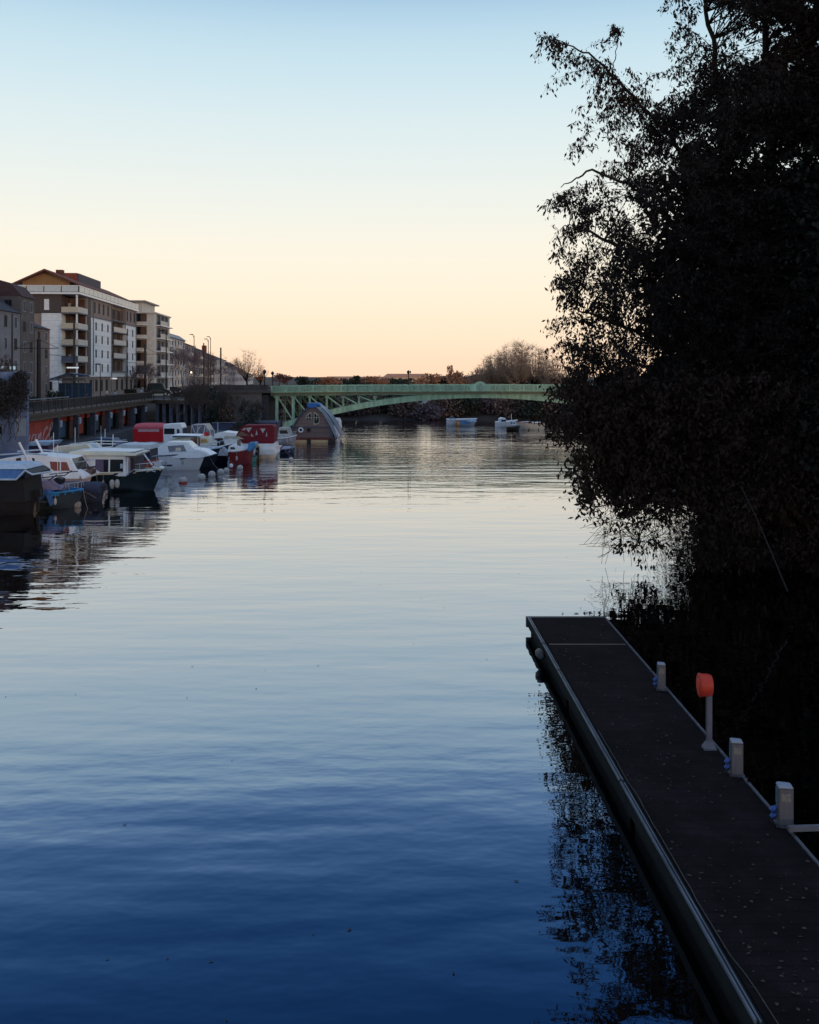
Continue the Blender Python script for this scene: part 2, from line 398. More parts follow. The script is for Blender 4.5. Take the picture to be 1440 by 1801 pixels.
# ------------------------------------------------------------------ bridge
DB = 120.0; sB = DB/F
def bx(px): return (px-843)*sB
def bz(py): return CH-(py-HY)*sB
greenp = mat('pale_green_paint', (.36, .54, .37), .6, .38, 1.6, stretch=(1.5, 1, .35))
greend = mat('weathered_green_paint', (.27, .40, .30), .6, .4, 2.5, stretch=(1.5, 1, .35))
ochre = mat('ochre_cornice', (.15, .14, .07), .7, .3, 2)
br = empty('green_iron_bridge', (bx(843)+(843-CX)*sB, DB, 0), 'pale green iron arch bridge with open lattice crossing the river', 'bridge')
XL, XR = bx(477), bx(1215)
def camber(x): return .16*(1-(x/25.)**2)
def stripx(x0, x1, z0, z1, y0, y1, n=24, arch=None, name='', m_=greenp, par=br):
    mm = MB(); rings = []
    for i in range(n+1):
        x = x0+(x1-x0)*i/n
        a, b = (z0(x), z1(x)) if callable(z0) else (z0+camber(x), z1+camber(x))
        rings.append([(x, y0, a), (x, y1, a), (x, y1, b), (x, y0, b)])
    mm.loft(rings); return mm.build(name, m_, par)
zt = bz(676.5)-.16
WD = 8.0
stripx(XL, XR, zt-1.22, zt-1.08, 0, WD, name='deck')
stripx(XL, XR, zt-1.08, zt-.80, -.35, WD+.35, name='cornice', m_=ochre)
for yy in (-.2, WD+.1):
    stripx(XL, XR, zt-.80, zt-.70, yy, yy+.12, name='kerb_rail')
    stripx(XL, XR, zt-.10, zt, yy, yy+.14, name='handrail')
    stripx(XL, XR, zt-.70, zt-.10, yy+.05, yy+.08, name='parapet_panel', m_=greend)
    for i in range(31):
        x = XL+.1+(XR-XL-.2)*i/30
        mm = MB(); c = camber(x); mm.box(x-.08, x+.08, yy-.03, yy+.17, zt-.80+c, zt+.03+c)
        mm.build('parapet_post', greenp, br)
# openwork pattern in the parapet on the river side
mm = MB()
for i in range(30):
    a = XL+.1+(XR-XL-.2)*i/30; b = a+(XR-XL-.2)/30; c = camber((a+b)/2)
    mm.beam((a+.1, -.18, zt-.65+c), (b-.1, -.18, zt-.2+c), .05, .05); mm.beam((a+.1, -.18, zt-.2+c), (b-.1, -.18, zt-.65+c), .05, .05)
mm.build('parapet_lattice', greenp, br)
kA = 4.46e-4/sB
def lo(x): return bz(699)-kA*x*x
def hi(x): return min(lo(x)+.62, zt-1.2+camber(x))
XA = bx(500)
for yy in (.15, 2.6, 5.1, WD-.5):
    stripx(XA, -XA, lo, hi, yy, yy+.35, 48, name='arch_rib')
    stripx(XA, -XA, lambda x: lo(x)-.07, lambda x: lo(x), yy-.12, yy+.47, 48, name='arch_flange')
for side in (-1, 1):
    xs_ = [bx(p) for p in (487, 516, 545, 575, 604, 632, 660)]
    for yy in (.2, WD-.45):
        for i, x in enumerate(xs_):
            zb = max(lo(max(x, XA+.05))+.3, .4) if x > XA else .2
            mm = MB(); wcol = .34 if i < 2 else .24
            mm.box(side*x-wcol/2, side*x+wcol/2, yy, yy+.26, zb, zt-1.22)
            mm.box(side*x-wcol, side*x+wcol, yy-.04, yy+.30, zt-1.40, zt-1.22)
            mm.build('spandrel_column', greenp, br)
            if i < len(xs_)-1:
                x2 = xs_[i+1]; zb2 = lo(x2)+.5 if x2 > XA else .3
                mm = MB(); mm.beam((side*(x+.1), yy+.13, zt-1.3), (side*(x2-.05), yy+.13, zb2), .14, .16); mm.build('diagonal_brace', greenp, br)
mm = MB(); mm.prism([(-1.4, zt+.1), (-1.0, zt+.25), (-.7, zt+.25), (-.35, zt+.5), (0, zt+.56), (.35, zt+.5), (.7, zt+.25), (1.0, zt+.25), (1.4, zt+.1), (1.1, zt-.9), (-1.1, zt-.9)], lambda z: -.34, lambda z: -.22)
mm.build('crest', greenp, br)
mm = MB(); mm.tube([(0, -.42, zt-.1), (0, -.34, zt-.1)], .42, 12); mm.build('crest_shield', greend, br)
# masonry abutment
ab = empty('stone_abutment', (P(476, 662, DB).x, DB-1, 0), 'weathered stone abutment beneath the left end of the green bridge', 'abutment')
m = MB(); m.box(-6.3, -.9, 0, 10, -.4, bz(691)); m.build('masonry', boards('coursed_stone', (.17, .14, .125), (.45, .45, .45), 9), ab)
m = MB(); m.box(-.9, -.2, .4, 9.6, -.4, bz(694)); m.build('bearing_pier', mat('dark_stone', (.06, .055, .06), .9, .3, 2), ab)
m = MB(); m.box(-6.3, .1, -.2, 10.2, bz(691)+.01, bz(686)); m.build('coping', mat('coping_stone', (.10, .085, .08), .9, .3, 2), ab)
m = MB(); m.box(-6.3, -.1, 0, .4, bz(686), bz(677)); m.build('parapet_wall', mat('parapet_stone', (.075, .06, .06), .9, .4, 1.5), ab)

def street_lamp(px, ptop, D, zbase, label, arm=0.0, group=None, r=.07, cat='street lamp', head=True, gl=None):
    x = (px-CX)/F*D; h = CH-(ptop-HY)/F*D-zbase
    e = empty('street_lamp', (x, D, zbase), label, cat, group)
    a = MB(); a.tube([(0, 0, 0), (0, 0, .6), (0, 0, h*.98)], [r*1.7, r*1.1, r*.7], 8); a.build('pole', metald, e)
    if arm:
        a = MB(); a.tube([(0, 0, h*.93), (arm*.4, 0, h*.985), (arm, 0, h)], r*.5, 6); a.build('arm', metald, e)
    if head:
        a = MB()
        if arm: a.ell((arm, 0, h-.02), .45, .2, .09, 10, 6)
        else: a.tube([(0, 0, h-.5), (0, 0, h-.2), (0, 0, h)], [.10, .24, .03], 8)
        a.build('lamp_head', gl or metald, e)
    return e
street_lamp(466, 650, 119, bz(678), 'lamp post with small lantern at the left end of the bridge')
street_lamp(480, 653, 127, bz(690), 'shorter lamp post just right of the one at the bridge end')
street_lamp(719, 651, 127, bz(690), 'lone thin lamp post rising from the bridge parapet near midspan')
# ------------------------------------------------------------------ buildings
TH = math.atan2(.9986, -.0531)
brownp = mat('brown_cladding', (.085, .066, .064), .8, .25, 1, stretch=(6, 6, 1))
taupe = mat('taupe_render', (.27, .22, .20), .85, .15, 1)
bwhite = boards('white_panels', (.76, .81, .84), (.75, .75, .78), 2.2)
beige = mat('beige_render', (.60, .57, .51), .85, .15, .8)
woodc = boards('timber_cladding', (.33, .19, .09), (.5, .4, .4), 12)
rooft = mat('dark_roof', (.06, .045, .045), .8, .3, 1)
redbox = mat('rust_red_cladding', (.22, .055, .035), .8, .25, 1.2)
loggia = mat('loggia_wood', (.12, .065, .045), .8, .4, 1.2)
balc = mat('pale_balcony', (.62, .58, .52), .7, .12, 2)
slabm = mat('grey_slab', (.16, .16, .18), .8, .2, 2)
slate = mat('slate_roof', (.05, .052, .065), .8, .35, 1.5)
winm = [mat('window_frame', (.36, .37, .40), .6, .1, 3), glassd]
wind = [mat('dark_window_frame', (.03, .035, .045), .5, .2, 3), glassd]
litm = mat('lit_window', (.6, .5, .35), .5, .1, 3, emit=((1, .75, .45), 1.2))

_wm = {}
def window(par, plane, u, z, ww, hh, mats=winm, name='window', off=0.0):
    "plane 's': street side (u along local x, facing -y); plane 'f': front (u = local y, facing -x)"
    key = (plane, round(ww, 2), round(hh, 2), mats[0].name)
    if key not in _wm:
        a = MB(); t = min(.08, ww*.14)
        def bx_(u0, u1, z0, z1, d0, d1, mi):
            if plane == 's': a.box(u0, u1, -d1, -d0, z0, z1, mi)
            else: a.box(-d1, -d0, u0, u1, z0, z1, mi)
        bx_(-ww/2, -ww/2+t, 0, hh, -.1, .05, 0); bx_(ww/2-t, ww/2, 0, hh, -.1, .05, 0)
        bx_(-ww/2+t, ww/2-t, 0, t, -.1, .05, 0); bx_(-ww/2+t, ww/2-t, hh-t, hh, -.1, .05, 0)
        bx_(-ww/2+t, ww/2-t, t, hh-t, -.1, .02, 1)
        if ww > .9: bx_(-.03, .03, t, hh-t, .021, .045, 0)
        o = a.build(name, mats, par); _wm[key] = o.data
    else: o = link(name, _wm[key], par)
    o.location = (u, -off, z) if plane == 's' else (-off, u, z)
    return o

ap = empty('white_apartment_block', (-52, 156, 4.05), 'large white panelled apartment block with corner balconies and gabled penthouse', 'apartment block', rz=TH)
B = lambda n, m_, x0, x1, y0, y1, z0, z1, par=ap: MB().box(x0, x1, y0, y1, z0, z1).build(n, m_, par)
B('ground_floor', taupe, .3, 41.6, .3, 14, -1.2, 2.9)
B('rear_block', taupe, 5.4, 41.4, .6, 14, 2.9, 15.8)
B('front_panel', bwhite, -.05, 5.4, 2.45, 5.5, -1.2, 12.85)
B('front_cladding', brownp, -.07, 5.4, 2.45, 9.5, 12.9, 15.8)
B('front_wall', taupe, .1, 5.4, 5.5, 9.5, .1, 12.85)
B('upper_cladding', taupe, 5.4, 21.8, 0, .6, 12.9, 15.8); B('upper_cladding', taupe, 31.9, 41.6, 0, .6, 12.9, 15.8)
B('white_panel', bwhite, 8.0, 21.8, 0, .6, 2.9, 12.7); B('white_panel', bwhite, 31.9, 41.6, 0, .6, 2.9, 12.7)
B('stair_glazing', mat('dark_stair_panel', (.025, .03, .04), .6, .3, 2), 6.1, 7.95, -.03, .6, 2.9, 15.7)
B('white_panel', bwhite, 21.8, 31.9, .02, .58, 2.9, 3.9)
for z in (12.75,): B('string_course', slabm, 5.4, 41.65, -.08, -.004, z, z+.16)
# corner loggia, floor by floor
for i in range(5):
    z = 2.9+2.58*i*1.0
    z = [2.9, 5.3, 7.9, 10.45, 13.0][i]
    B('loggia_slab', slabm, -.25, 5.4, -.25, 2.44, z-.22, z)
    B('loggia_wall', loggia, 2.2, 5.39, 1.8, 2.44, z, z+2.38)
    B('loggia_back', loggia, 5.0, 5.39, .3, 1.79, z, z+2.38)
    if i not in (0,):
        bm_ = balc if i > 1 else mat('blue_balcony', (.10, .11, .16), .6, .2, 2)
        B('balcony_front', mat('sand_balcony', (.55, .49, .38), .7, .1, 2) if i > 1 else bm_, -.24, -.16, -.14, 2.4, z, z+.85)
        B('balcony_front', balc, -.24, 5.2, -.24, -.15, z+.001, z+.86)
    window(ap, 'f', 1.3, z+.1, 1.0, 2.0, wind, 'balcony_door', -2.15) if False else None
B('corner_column', white, -.02, .22, -.02, .22, 2.9, 15.75)
B('side_column', mat('pink_column', (.45, .38, .37), .7, .1, 2), 5.1, 5.38, -.1, .15, 2.9, 12.7)
# middle loggia on the street side
for i in range(5):
    z = [3.9, 6.3, 8.7, 11.0, 13.1][i]
    B('loggia_slab', slabm, 21.8, 31.9, -.45, .59, z-.2, z)
    B('loggia_wall', loggia, 21.9, 31.8, 1.0 if False else .35, .59, z, z+2.1)
    if 0 < i < 4: B('balcony_front', balc, 22.0, 31.7, -.46, -.36, z+.001, z+.85)
    window(ap, 's', 24.5, z+.1, 1.6, 1.9, wind, 'balcony_door', -.33); window(ap, 's', 28.6, z+.1, 1.6, 1.9, wind, 'balcony_door', -.33)
for u in (10.4, 13.2, 16.2, 19.3):
    window(ap, 's', u, 13.5, .8, 1.9, wind, off=.0)
for u in (34, 36.9, 40): window(ap, 's', u, 13.5, .8, 1.9, wind)
for u in (11.2, 15.2, 19.2, 34.2, 38.6):
    for i, z in enumerate((3.7, 6.1, 8.5, 10.7)): window(ap, 's', u, z, .7, 1.35, wind)
window(ap, 'f', 4.7, 13.35, .75, 1.7, [white, white], 'shuttered_window', .08)
window(ap, 'f', 4.2, .7, .8, 1.5, winm, off=.06); window(ap, 'f', 7.5, 7, 1, 1.5, winm)
for u in (9, 12.6, 16, 19.5, 27, 31, 35, 38.6): window(ap, 's', u, .4, 1.3, 2.0, wind, 'shop_window', -.29)
B('fascia_sign', mat('lit_sign', (.8, .8, .8), .5, .1, 3, emit=((.9, .95, 1), .5)), 22.5, 25.5, -.1, .28, 2.45, 2.68)
for u in (9.3, 21.6, 32.1, 41.3): B('drainpipe', mat('zinc_pipe', (.18, .19, .2), .5, .2, 3), u-.06, u+.06, -.16, -.04, .1, 15.7)
pr_rng = random.Random(9)
for i in range(1, 5):   # things kept on the balconies
    z = [2.9, 5.3, 7.9, 10.45, 13.0][i]
    for k in range(3):
        y = pr_rng.uniform(.3, 2.0); h_ = pr_rng.uniform(.5, 1.5)
        B('balcony_screen', [mat('dusty_green_plant', (.05, .07, .04), .9, .4, 4), mat('parasol_cloth', (.30, .26, .22), .9, .2, 3), mat('blue_grey_blind', (.12, .14, .2), .8, .2, 2)][(i+k) % 3], .3+.5*k, .6+.5*k, y, y+.35, z+.01, z+.6+h_*.6)
# roof terrace slab, balustrade, penthouse and gable roof
B('roof_slab', white, -.5, 42, -.5, 10.6, 15.82, 16.12)
a = MB(); a.box(-.45, 42, -.46, -.38, 17.1, 17.2); a.box(-.46, -.38, -.38, 10.5, 17.1, 17.2); a.build('handrail', white, ap)
gp = mat('frosted_balustrade', (.55, .60, .60), .3, .1, 2)
for i in range(15): B('balustrade_panel', gp, -.3+2.82*i, -.3+2.82*i+2.62, -.44, -.40, 16.2, 17.09)
for i in range(4): B('balustrade_panel', gp, -.44, -.40, -.25+2.68*i, -.25+2.68*i+2.5, 16.2, 17.09)
B('penthouse_wall', woodc, 1.6, 38, 1.6, 9, 16.13, 17.95)
a = MB()
def prism_x(mm, prof, x0, x1, mi=0):   # profile in y,z swept along x
    n = len(prof); mm.add([(x0, y, z) for y, z in prof]+[(x1, y, z) for y, z in prof],
        [tuple(range(n)), tuple(range(2*n-1, n-1, -1))]+[(k, (k+1) % n, (k+1) % n+n, k+n) for k in range(n)], mi); return mm
prism_x(MB(), [(1.6, 17.95), (9.0, 17.95), (5.2, 19.5)], 1.6, 38).build('gable_wall', woodc, ap)
prism_x(MB(), [(-.3, 17.42), (-.2, 17.25), (5.2, 19.55), (10.2, 17.35), (10.3, 17.5), (5.2, 19.85)], .3, 40).build('gable_roof', mat('terracotta_roof', (.16, .06, .04), .8, .3, 2), ap)
B('lift_housing', redbox, 12, 27, 3.4, 7.5, 17.5, 20.4); B('lift_housing_side', mat('slate_cladding', (.09, .085, .11), .8, .2, 1), 12.4, 27.03, 3.2, 3.39, 17.5, 20.38)
B('chimney', mat('chimney_brick', (.14, .05, .035), .9, .3, 3), 7.0, 8.0, 4.3, 5.4, 19, 20.4)

# second block
a2 = empty('beige_apartment_block', (P(272, 662, 200).x, 200, 4.05), 'beige apartment block with stacked white balconies beyond the white one', 'apartment block', rz=TH)
B2 = lambda n, m_, *b: B(n, m_, *b, par=a2)
B2('main_wall', beige, 0, 16.5, 0, 14, -1.2, 15.6)
B2('upper_storey', beige, 1.0, 13.5, 2.6, 12, 15.6, 18.0)
B2('roof_slab', mat('thin_roof', (.35, .32, .28), .8, .1, 2), -.1, 14.5, 1.8, 12.8, 18.0, 18.25); B2('eaves', beige, -.3, 16.8, -.3, 6, 15.62, 15.9)
for i in range(6):
    z = .3+2.62*i
    if i: B2('balcony_slab', white, -1.0, -.02, 1.3, 5.6, z-.18, z); B2('balcony_front', balc, -1.0, -.92, 1.3, 5.6, z, z+.5)
    B2('recess', loggia, -.03, .2, 1.5, 5.4, z+.5, z+2.2)
    window(a2, 'f', 3.3, z+.35, 1.3, 1.8, wind, 'balcony_door', .05)
    if i: B2('balcony_slab', white, 2.0, 15, -1.0, -.02, z-.18, z); B2('balcony_front', balc, 2.0, 9, -1.0, -.9, z+.01, z+.85)
    B2('recess', slabm, 2.2, 14.8, -.03, .2, z+.1, z+2.2)
    for u in (4.5, 8.5, 12.5): window(a2, 's', u, z+.2, 1.4, 1.9, wind, 'balcony_door', .05)

# old houses left of the white block
def old_house(name, label, px0, px1, zeave, zridge, wallm, roofm, rows, cols, depth=9, extra=None, mans=False, D0=None, cat='house'):
    def tt(px):
        r = (CX-px)/F; return (52-156*r)/(r-.0531)
    t0, t1 = tt(px0), tt(px1); L_ = t1-t0
    e = empty(name, (-52-.0531*t0, 156+.9986*t0, 4.05), label, cat, rz=TH)
    MB().box(0, L_, 0, depth, -1.2, zeave).build('wall', wallm, e)
    if mans: prof = [(-.2, zeave), (1.2, zridge-.6), (3, zridge), (depth-2, zridge), (depth-.8, zridge-.6), (depth+.2, zeave)]
    else: prof = [(-.3, zeave), (depth/2, zridge), (depth+.3, zeave)]
    a = prism_x(MB(), prof, -.02, L_+.02); a.build('roof', roofm, e)
    MB().box(L_*.4, L_*.4+.8, depth/2-.3, depth/2+.5, zridge-.5, zridge+.9).build('chimney', mat('chimney_brick', (.14, .05, .035)), e)
    fh = zeave/rows
    for r_ in range(rows):
        for c_ in range(cols):
            u = L_*(c_+.5)/cols
            window(e, 's', u, fh*r_+fh*.28, min(1.0, L_/cols*.45), fh*.55, winm if (r_+c_) % 3 else wind)
    for r_ in range(rows):
        for c_ in range(2): window(e, 'f', 1.6+3.2*c_, fh*r_+fh*.28, .95, fh*.55, winm if (r_+c_) % 2 else wind)
    return e
rend = mat('grey_render', (.26, .24, .25), .9, .2, .7); rend2 = mat('brown_render', (.15, .12, .11), .9, .25, .8); rend3 = mat('taupe_old_render', (.22, .17, .15), .9, .25, .7)
old_house('grey_town_house', 'pale grey rendered old town house at the left edge of the street', -60, 36, 8.9+2.2, 14.2, rend, slate, 4, 5)
old_house('tall_brown_house', 'tall brown house with dark mansard roof between two lower old houses', 37, 61, 13.4, 15.6, rend2, mat('red_slate', (.075, .04, .04), .85, .3, 1.5), 5, 2, 10, mans=True)
old_house('narrow_low_house', 'narrow taupe house with low slate roof right before the white block', 62, 88, 9.6, 11.2, rend3, slate, 4, 2, 8)

# row of houses running away beyond the blocks
row = [(296, 586, 237, 326, 603, 'white house with curved pale roof first in the receding row', (.50, .50, .52), 5),
       (326, 600, 268, 343, 612, 'dull lilac house second in the receding row', (.28, .25, .28), 4),
       (343, 608, 295, 362, 622, 'dark mid-row house behind the bare street trees', (.16, .14, .16), 4),
       (362, 617, 325, 378, 630, 'brown house with red chimney stack in the receding row', (.18, .12, .11), 4),
       (378, 626, 355, 398, 637, 'white house just right of the red chimney stack', (.52, .52, .55), 3),
       (398, 634, 395, 414, 646, 'grey gabled house past the white one in the row', (.28, .27, .30), 3),
       (414, 643, 435, 430, 655, 'small pale house near the end of the receding row', (.42, .40, .44), 2),
       (430, 652, 480, 446, 664, 'lowest white house closing the receding row', (.50, .50, .52), 2)]
for i, (p0, y0, D, p1, y1, lab, c, nr) in enumerate(row):
    D1 = row[i+1][2] if i+1 < len(row) else 540
    a_ = P(p0, 662, D); b_ = P(p1, 662, D1); zb = 4.05
    ln = (b_-a_).to_2d().length; ang = math.atan2(b_.y-a_.y, b_.x-a_.x)
    ztop = CH-(y0-HY)/F*D-zb; zt2 = CH-(y1-HY)/F*D1-zb; z_ = (ztop+zt2)/2+1.0
    e = empty('row_house', (a_.x, a_.y, zb), lab, 'house', 'houses receding along the street', ang)
    mwall = mat('row_wall_%d' % i, c, .9, .2, .5)
    MB().box(0, ln, 0, 11, -1.2, z_-1.2).build('wall', mwall, e)
    if i == 0:
        prof = [(-.5, z_-1.2), (1.5, z_+.2), (4, z_+.9), (7, z_+.9), (11.5, z_-1.2)]
        prism_x(MB(), prof, -.1, ln+.05).build('roof', mat('pale_zinc_roof', (.26, .25, .27), .6, .2, 1), e)
    else:
        prism_x(MB(), [(-.4, z_-1.25), (5.5, z_+1.0), (11.4, z_-1.25)], -.05, ln+.03).build('roof', [slate, rooft][i % 2], e)
    if i == 3: MB().box(ln*.55, ln*.55+1.6, 1.5, 3.0, z_-.6, z_+2.2).build('chimney', redbox, e)
    fh = (z_-1.2)/nr
    nc = max(2, int(ln/4.5))
    for r_ in range(nr):
        for c_ in range(nc): window(e, 's', ln*(c_+.5)/nc, fh*r_+fh*.25, 1.4, fh*.58, wind if (r_*3+c_) % 4 else winm)
        if i < 5:
            for c_ in range(nc//2): MB().box(ln*(2*c_+.6)/nc, ln*(2*c_+1.5)/nc, -.8, -.01, fh*r_+.05, fh*r_+.15+.75*(c_ % 2)).build('balcony', balc, e)

# far houses and skyline past the bridge
fw = mat('sunlit_wall', (.95, .66, .42), .9, .15, .3); fr = mat('far_tile_roof', (.50, .24, .14), .9, .2, .5)  # orange sunlight is put into the wall colour
for px, py, D, wd, ht, lab in [(655, 668, 420, 16, 3.2, 'low far house left of the domed tree beyond the bridge'), (715, 664, 520, 24, 4.7, 'long sunlit orange house far beyond the bridge parapet'),
                           (795, 667, 460, 12, 3.6, 'small far house behind the poplar beyond the bridge'), (600, 670, 500, 18, 3.3, 'low far house at the left part of the skyline over the bridge')]:
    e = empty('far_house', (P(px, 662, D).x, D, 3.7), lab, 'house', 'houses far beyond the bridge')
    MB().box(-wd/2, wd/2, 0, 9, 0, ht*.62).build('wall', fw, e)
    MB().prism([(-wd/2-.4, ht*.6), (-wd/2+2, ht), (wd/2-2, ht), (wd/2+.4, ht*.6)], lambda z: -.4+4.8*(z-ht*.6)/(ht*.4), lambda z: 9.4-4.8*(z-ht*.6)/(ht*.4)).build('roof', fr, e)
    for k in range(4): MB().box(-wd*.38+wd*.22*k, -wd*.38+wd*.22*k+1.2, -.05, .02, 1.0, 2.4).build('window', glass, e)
for px, D, lab in [(728, 176, 'white bankside house glimpsed under the arch, leftmost of the pair'), (769, 182, 'white bankside house under the arch, right one of the pair')]:
    e = empty('bankside_house', (P(px, 662, D).x, D, 1.9), lab, 'house', 'white houses seen beneath the arch')
    MB().box(-2.0, 2.2, 0, 5, 0, 1.9).build('wall', mat('bank_white', (.55, .52, .52), .9, .2, 1), e)
    prism = MB(); prism.prism([(-2.3, 1.85), (0, 2.7), (2.5, 1.85)], lambda z: -.3, lambda z: 5.3); prism.build('roof', rooft, e)
    for k in (-1.1, .6): MB().box(k, k+.7, -.04, .02, .5, 1.4).build('window', glass, e)
# ------------------------------------------------------------------ boats
FLEET = []
class Boat:
    "bow towards the open river; pixel measures are turned into metres on the boat at its own distance"
    def __init__(s, name, label, px0, px1, wl, beam, free, sheer, hull, deck=white, bow=1, rake=None, cat='boat', group='boats moored along the quay', yaw=0.0, full=.82, rub=None, deckz=0.04, n=14):
        D = dist(wl); s.D = D; s.s = D/F; s.px0 = (px0+px1)/2; s.wl = wl; s.bow = bow; s.beam = beam
        s.e = empty(name, ((s.px0-CX)*s.s, D+beam/2, 0), label, cat, group, rz=yaw)
        L_ = (px1-px0)*s.s; rake = .12*L_ if rake is None else rake; s.L = L_; s.free = free; s.sheer = sheer
        rings = []; s.edge = []
        for i in range(n+1):
            t = i/n; hb = beam/2*min(1, full+.5*t)*(1-(max(0, t-.4)/.6)**2.3)
            hb = max(hb, .02); zs = free+sheer*t*t+.04*(1-t)
            X = lambda z: bow*(-L_/2+(L_-rake)*t+rake*t*max(0, (z+.25)/(zs+.25)))
            rings.append([(X(zs), -hb, zs), (X(zs*.45), -hb*(.97-.1*t), zs*.45), (X(0), -hb*(.88-.25*t), 0), (X(-.25), -hb*.35, -.25), (X(-.3), 0, -.3),
                          (X(-.25), hb*.35, -.25), (X(0), hb*(.88-.25*t), 0), (X(zs*.45), hb*(.97-.1*t), zs*.45), (X(zs), hb, zs)])
            s.edge.append((X(zs), hb, zs))
        a = MB(); a.loft(rings, closed=False, caps=False); a.add(rings[0], [tuple(range(9))])
        a.build('hull', hull, s.e, smooth=True)
        a = MB(); rr = [[(x, -h, z-deckz), (x, -h*.5, z-deckz+.03), (x, 0, z-deckz+.05), (x, h*.5, z-deckz+.03), (x, h, z-deckz)] for x, h, z in s.edge]
        a.loft(rr, closed=False, caps=False); a.build('deck', deck, s.e, smooth=True)
        a = MB()
        for sg in (-1, 1): a.tube([(x, sg*(h+.01), z) for x, h, z in s.edge], .045, 6)
        a.build('gunwale', rub or deck, s.e); FLEET.append(s)
    def X(s, px): return (px-s.px0)*s.s
    def Z(s, py): return (s.wl-py)*s.s
    def pr(s, pts): return [(s.X(x), s.Z(y)) for x, y in pts]
    def cabin(s, name, pts, w0, w1, m_, bevel=.03):
        p = s.pr(pts); zs = [z for _, z in p]; z0, z1 = min(zs), max(zs)
        s.w = lambda z: (w0+(w1-w0)*(z-z0)/(z1-z0+1e-6))/2
        a = MB(); a.prism(p, lambda z: -s.w(z), lambda z: s.w(z)); a.build(name, m_, s.e, bevel=bevel); return s
    def pane(s, pts, m_=glass, name='window', proud=.012, both=True):
        p = s.pr(pts)
        for sg in ((-1, 1) if both else (-1,)):
            a = MB(); a.prism(p, lambda z: sg*(s.w(z)-.02), lambda z: sg*(s.w(z)+proud)); a.build(name, m_, s.e)
        return s
    def end_pane(s, pa, pb, wfrac=.8, m_=glass, name='windscreen'):
        "glass laid on a sloping front or back between two profile points"
        (x0, z0), (x1, z1) = s.pr([pa, pb]); n_ = Vector((z1-z0, 0, -(x1-x0))).normalized()*.02
        if n_.x*s.bow < 0: n_ = -n_
        a = MB(); w0, w1 = s.w(z0)*wfrac, s.w(z1)*wfrac
        a.add([(x0+n_.x, -w0, z0+n_.z), (x0+n_.x, w0, z0+n_.z), (x1+n_.x, w1, z1+n_.z), (x1+n_.x, -w1, z1+n_.z), (x0, -w0, z0), (x0, w0, z0), (x1, w1, z1), (x1, -w1, z1)],
              [(0,1,2,3),(7,6,5,4),(0,4,5,1),(1,5,6,2),(2,6,7,3),(3,7,4,0)]); a.build(name, m_, s.e); return s
    def bars(s, name, lines, r=.02, m_=chrome, ys=(-1, 1), inset=.0):
        a = MB()
        for sg in ys:
            for ln in lines:
                a.tube([(s.X(x), sg*(s.beam/2-inset), s.Z(y)) for x, y in ln], r, 6)
        a.build(name, m_, s.e); return s
    def stripe(s, x0, x1, zfrac0, zfrac1, m_, name='stripe', proud=.012):
        for sg in (-1, 1):
            a = MB(); r0 = []
            for k in range(9):
                t = x0+(x1-x0)*k/8; i = min(int(t*(len(s.edge)-1)), len(s.edge)-2); f = t*(len(s.edge)-1)-i
                e0 = Vector(s.edge[i]).lerp(Vector(s.edge[i+1]), f); h = e0.y*(.985-.06*t)+proud
                rk = .12*s.L*t*s.bow
                za, zb = e0.z*zfrac0, e0.z*zfrac1
                h0 = e0.y*(.97-.1*t)+(e0.y*(.03+.1*t))*max(0, (zfrac0-.45)/.55); h1 = e0.y*(.97-.1*t)+(e0.y*(.03+.1*t))*max(0, (zfrac1-.45)/.55)
                r0.append([(e0.x-rk*(1-zfrac0), sg*(h0+proud), za), (e0.x-rk*(1-zfrac1), sg*(h1+proud), zb), (e0.x-rk*(1-zfrac1), sg*(h1-.02), zb), (e0.x-rk*(1-zfrac0), sg*(h0-.02), za)])
            a.loft(r0); a.build(name, m_, s.e)
        return s
    def canopy(s, name, x0, x1, yb, yt, wid, m_, arc=.35, n=7, ends=True, skew=0):
        "cloth hood over hoops"
        X0, X1, zb, zt_ = s.X(x0), s.X(x1), s.Z(yb), s.Z(yt); rings = []
        for i in range(n+1):
            x = X0+(X1-X0)*i/n; sag = .03*math.sin(math.pi*i*3/n)**2; top = zt_-(.16*(zt_-zb) if i in (0, n) else 0)-sag
            r_ = [(x+(.0), -wid/2, zb)]
            for k in range(9):
                t = math.pi*k/8; r_.append((x, -wid/2*math.cos(t)*(1 if abs(math.cos(t)) < .99 else 1), zb+(top-zb)*(1-arc)+(top-zb)*arc*math.sin(t)))
            r_.append((x, wid/2, zb)); rings.append(r_)
        a = MB(); a.loft(rings, caps=ends, closed=True); a.build(name, m_, s.e, smooth=True); return s
    def outboard(s, px, py, m_=blackm, k=1.0):
        a = MB(); x, z = s.X(px), s.Z(py)
        a.box(x-.18*k, x+.2*k, -.16*k, .16*k, z, z+.38*k); o = a.build('outboard_motor', m_, s.e, bevel=.05)
        a = MB(); a.box(x-.06*k, x+.08*k, -.06*k, .06*k, z-.75*k, z); a.build('motor_leg', blackm, s.e); return s
    def fender(s, px, py, r=.14, m_=white):
        a = MB(); a.ell((s.X(px), -s.beam/2-r*.9, s.Z(py)), r, r, r*1.7, 10, 8); a.build('fender', m_, s.e, smooth=True); return s

G = 'boats moored along the quay'
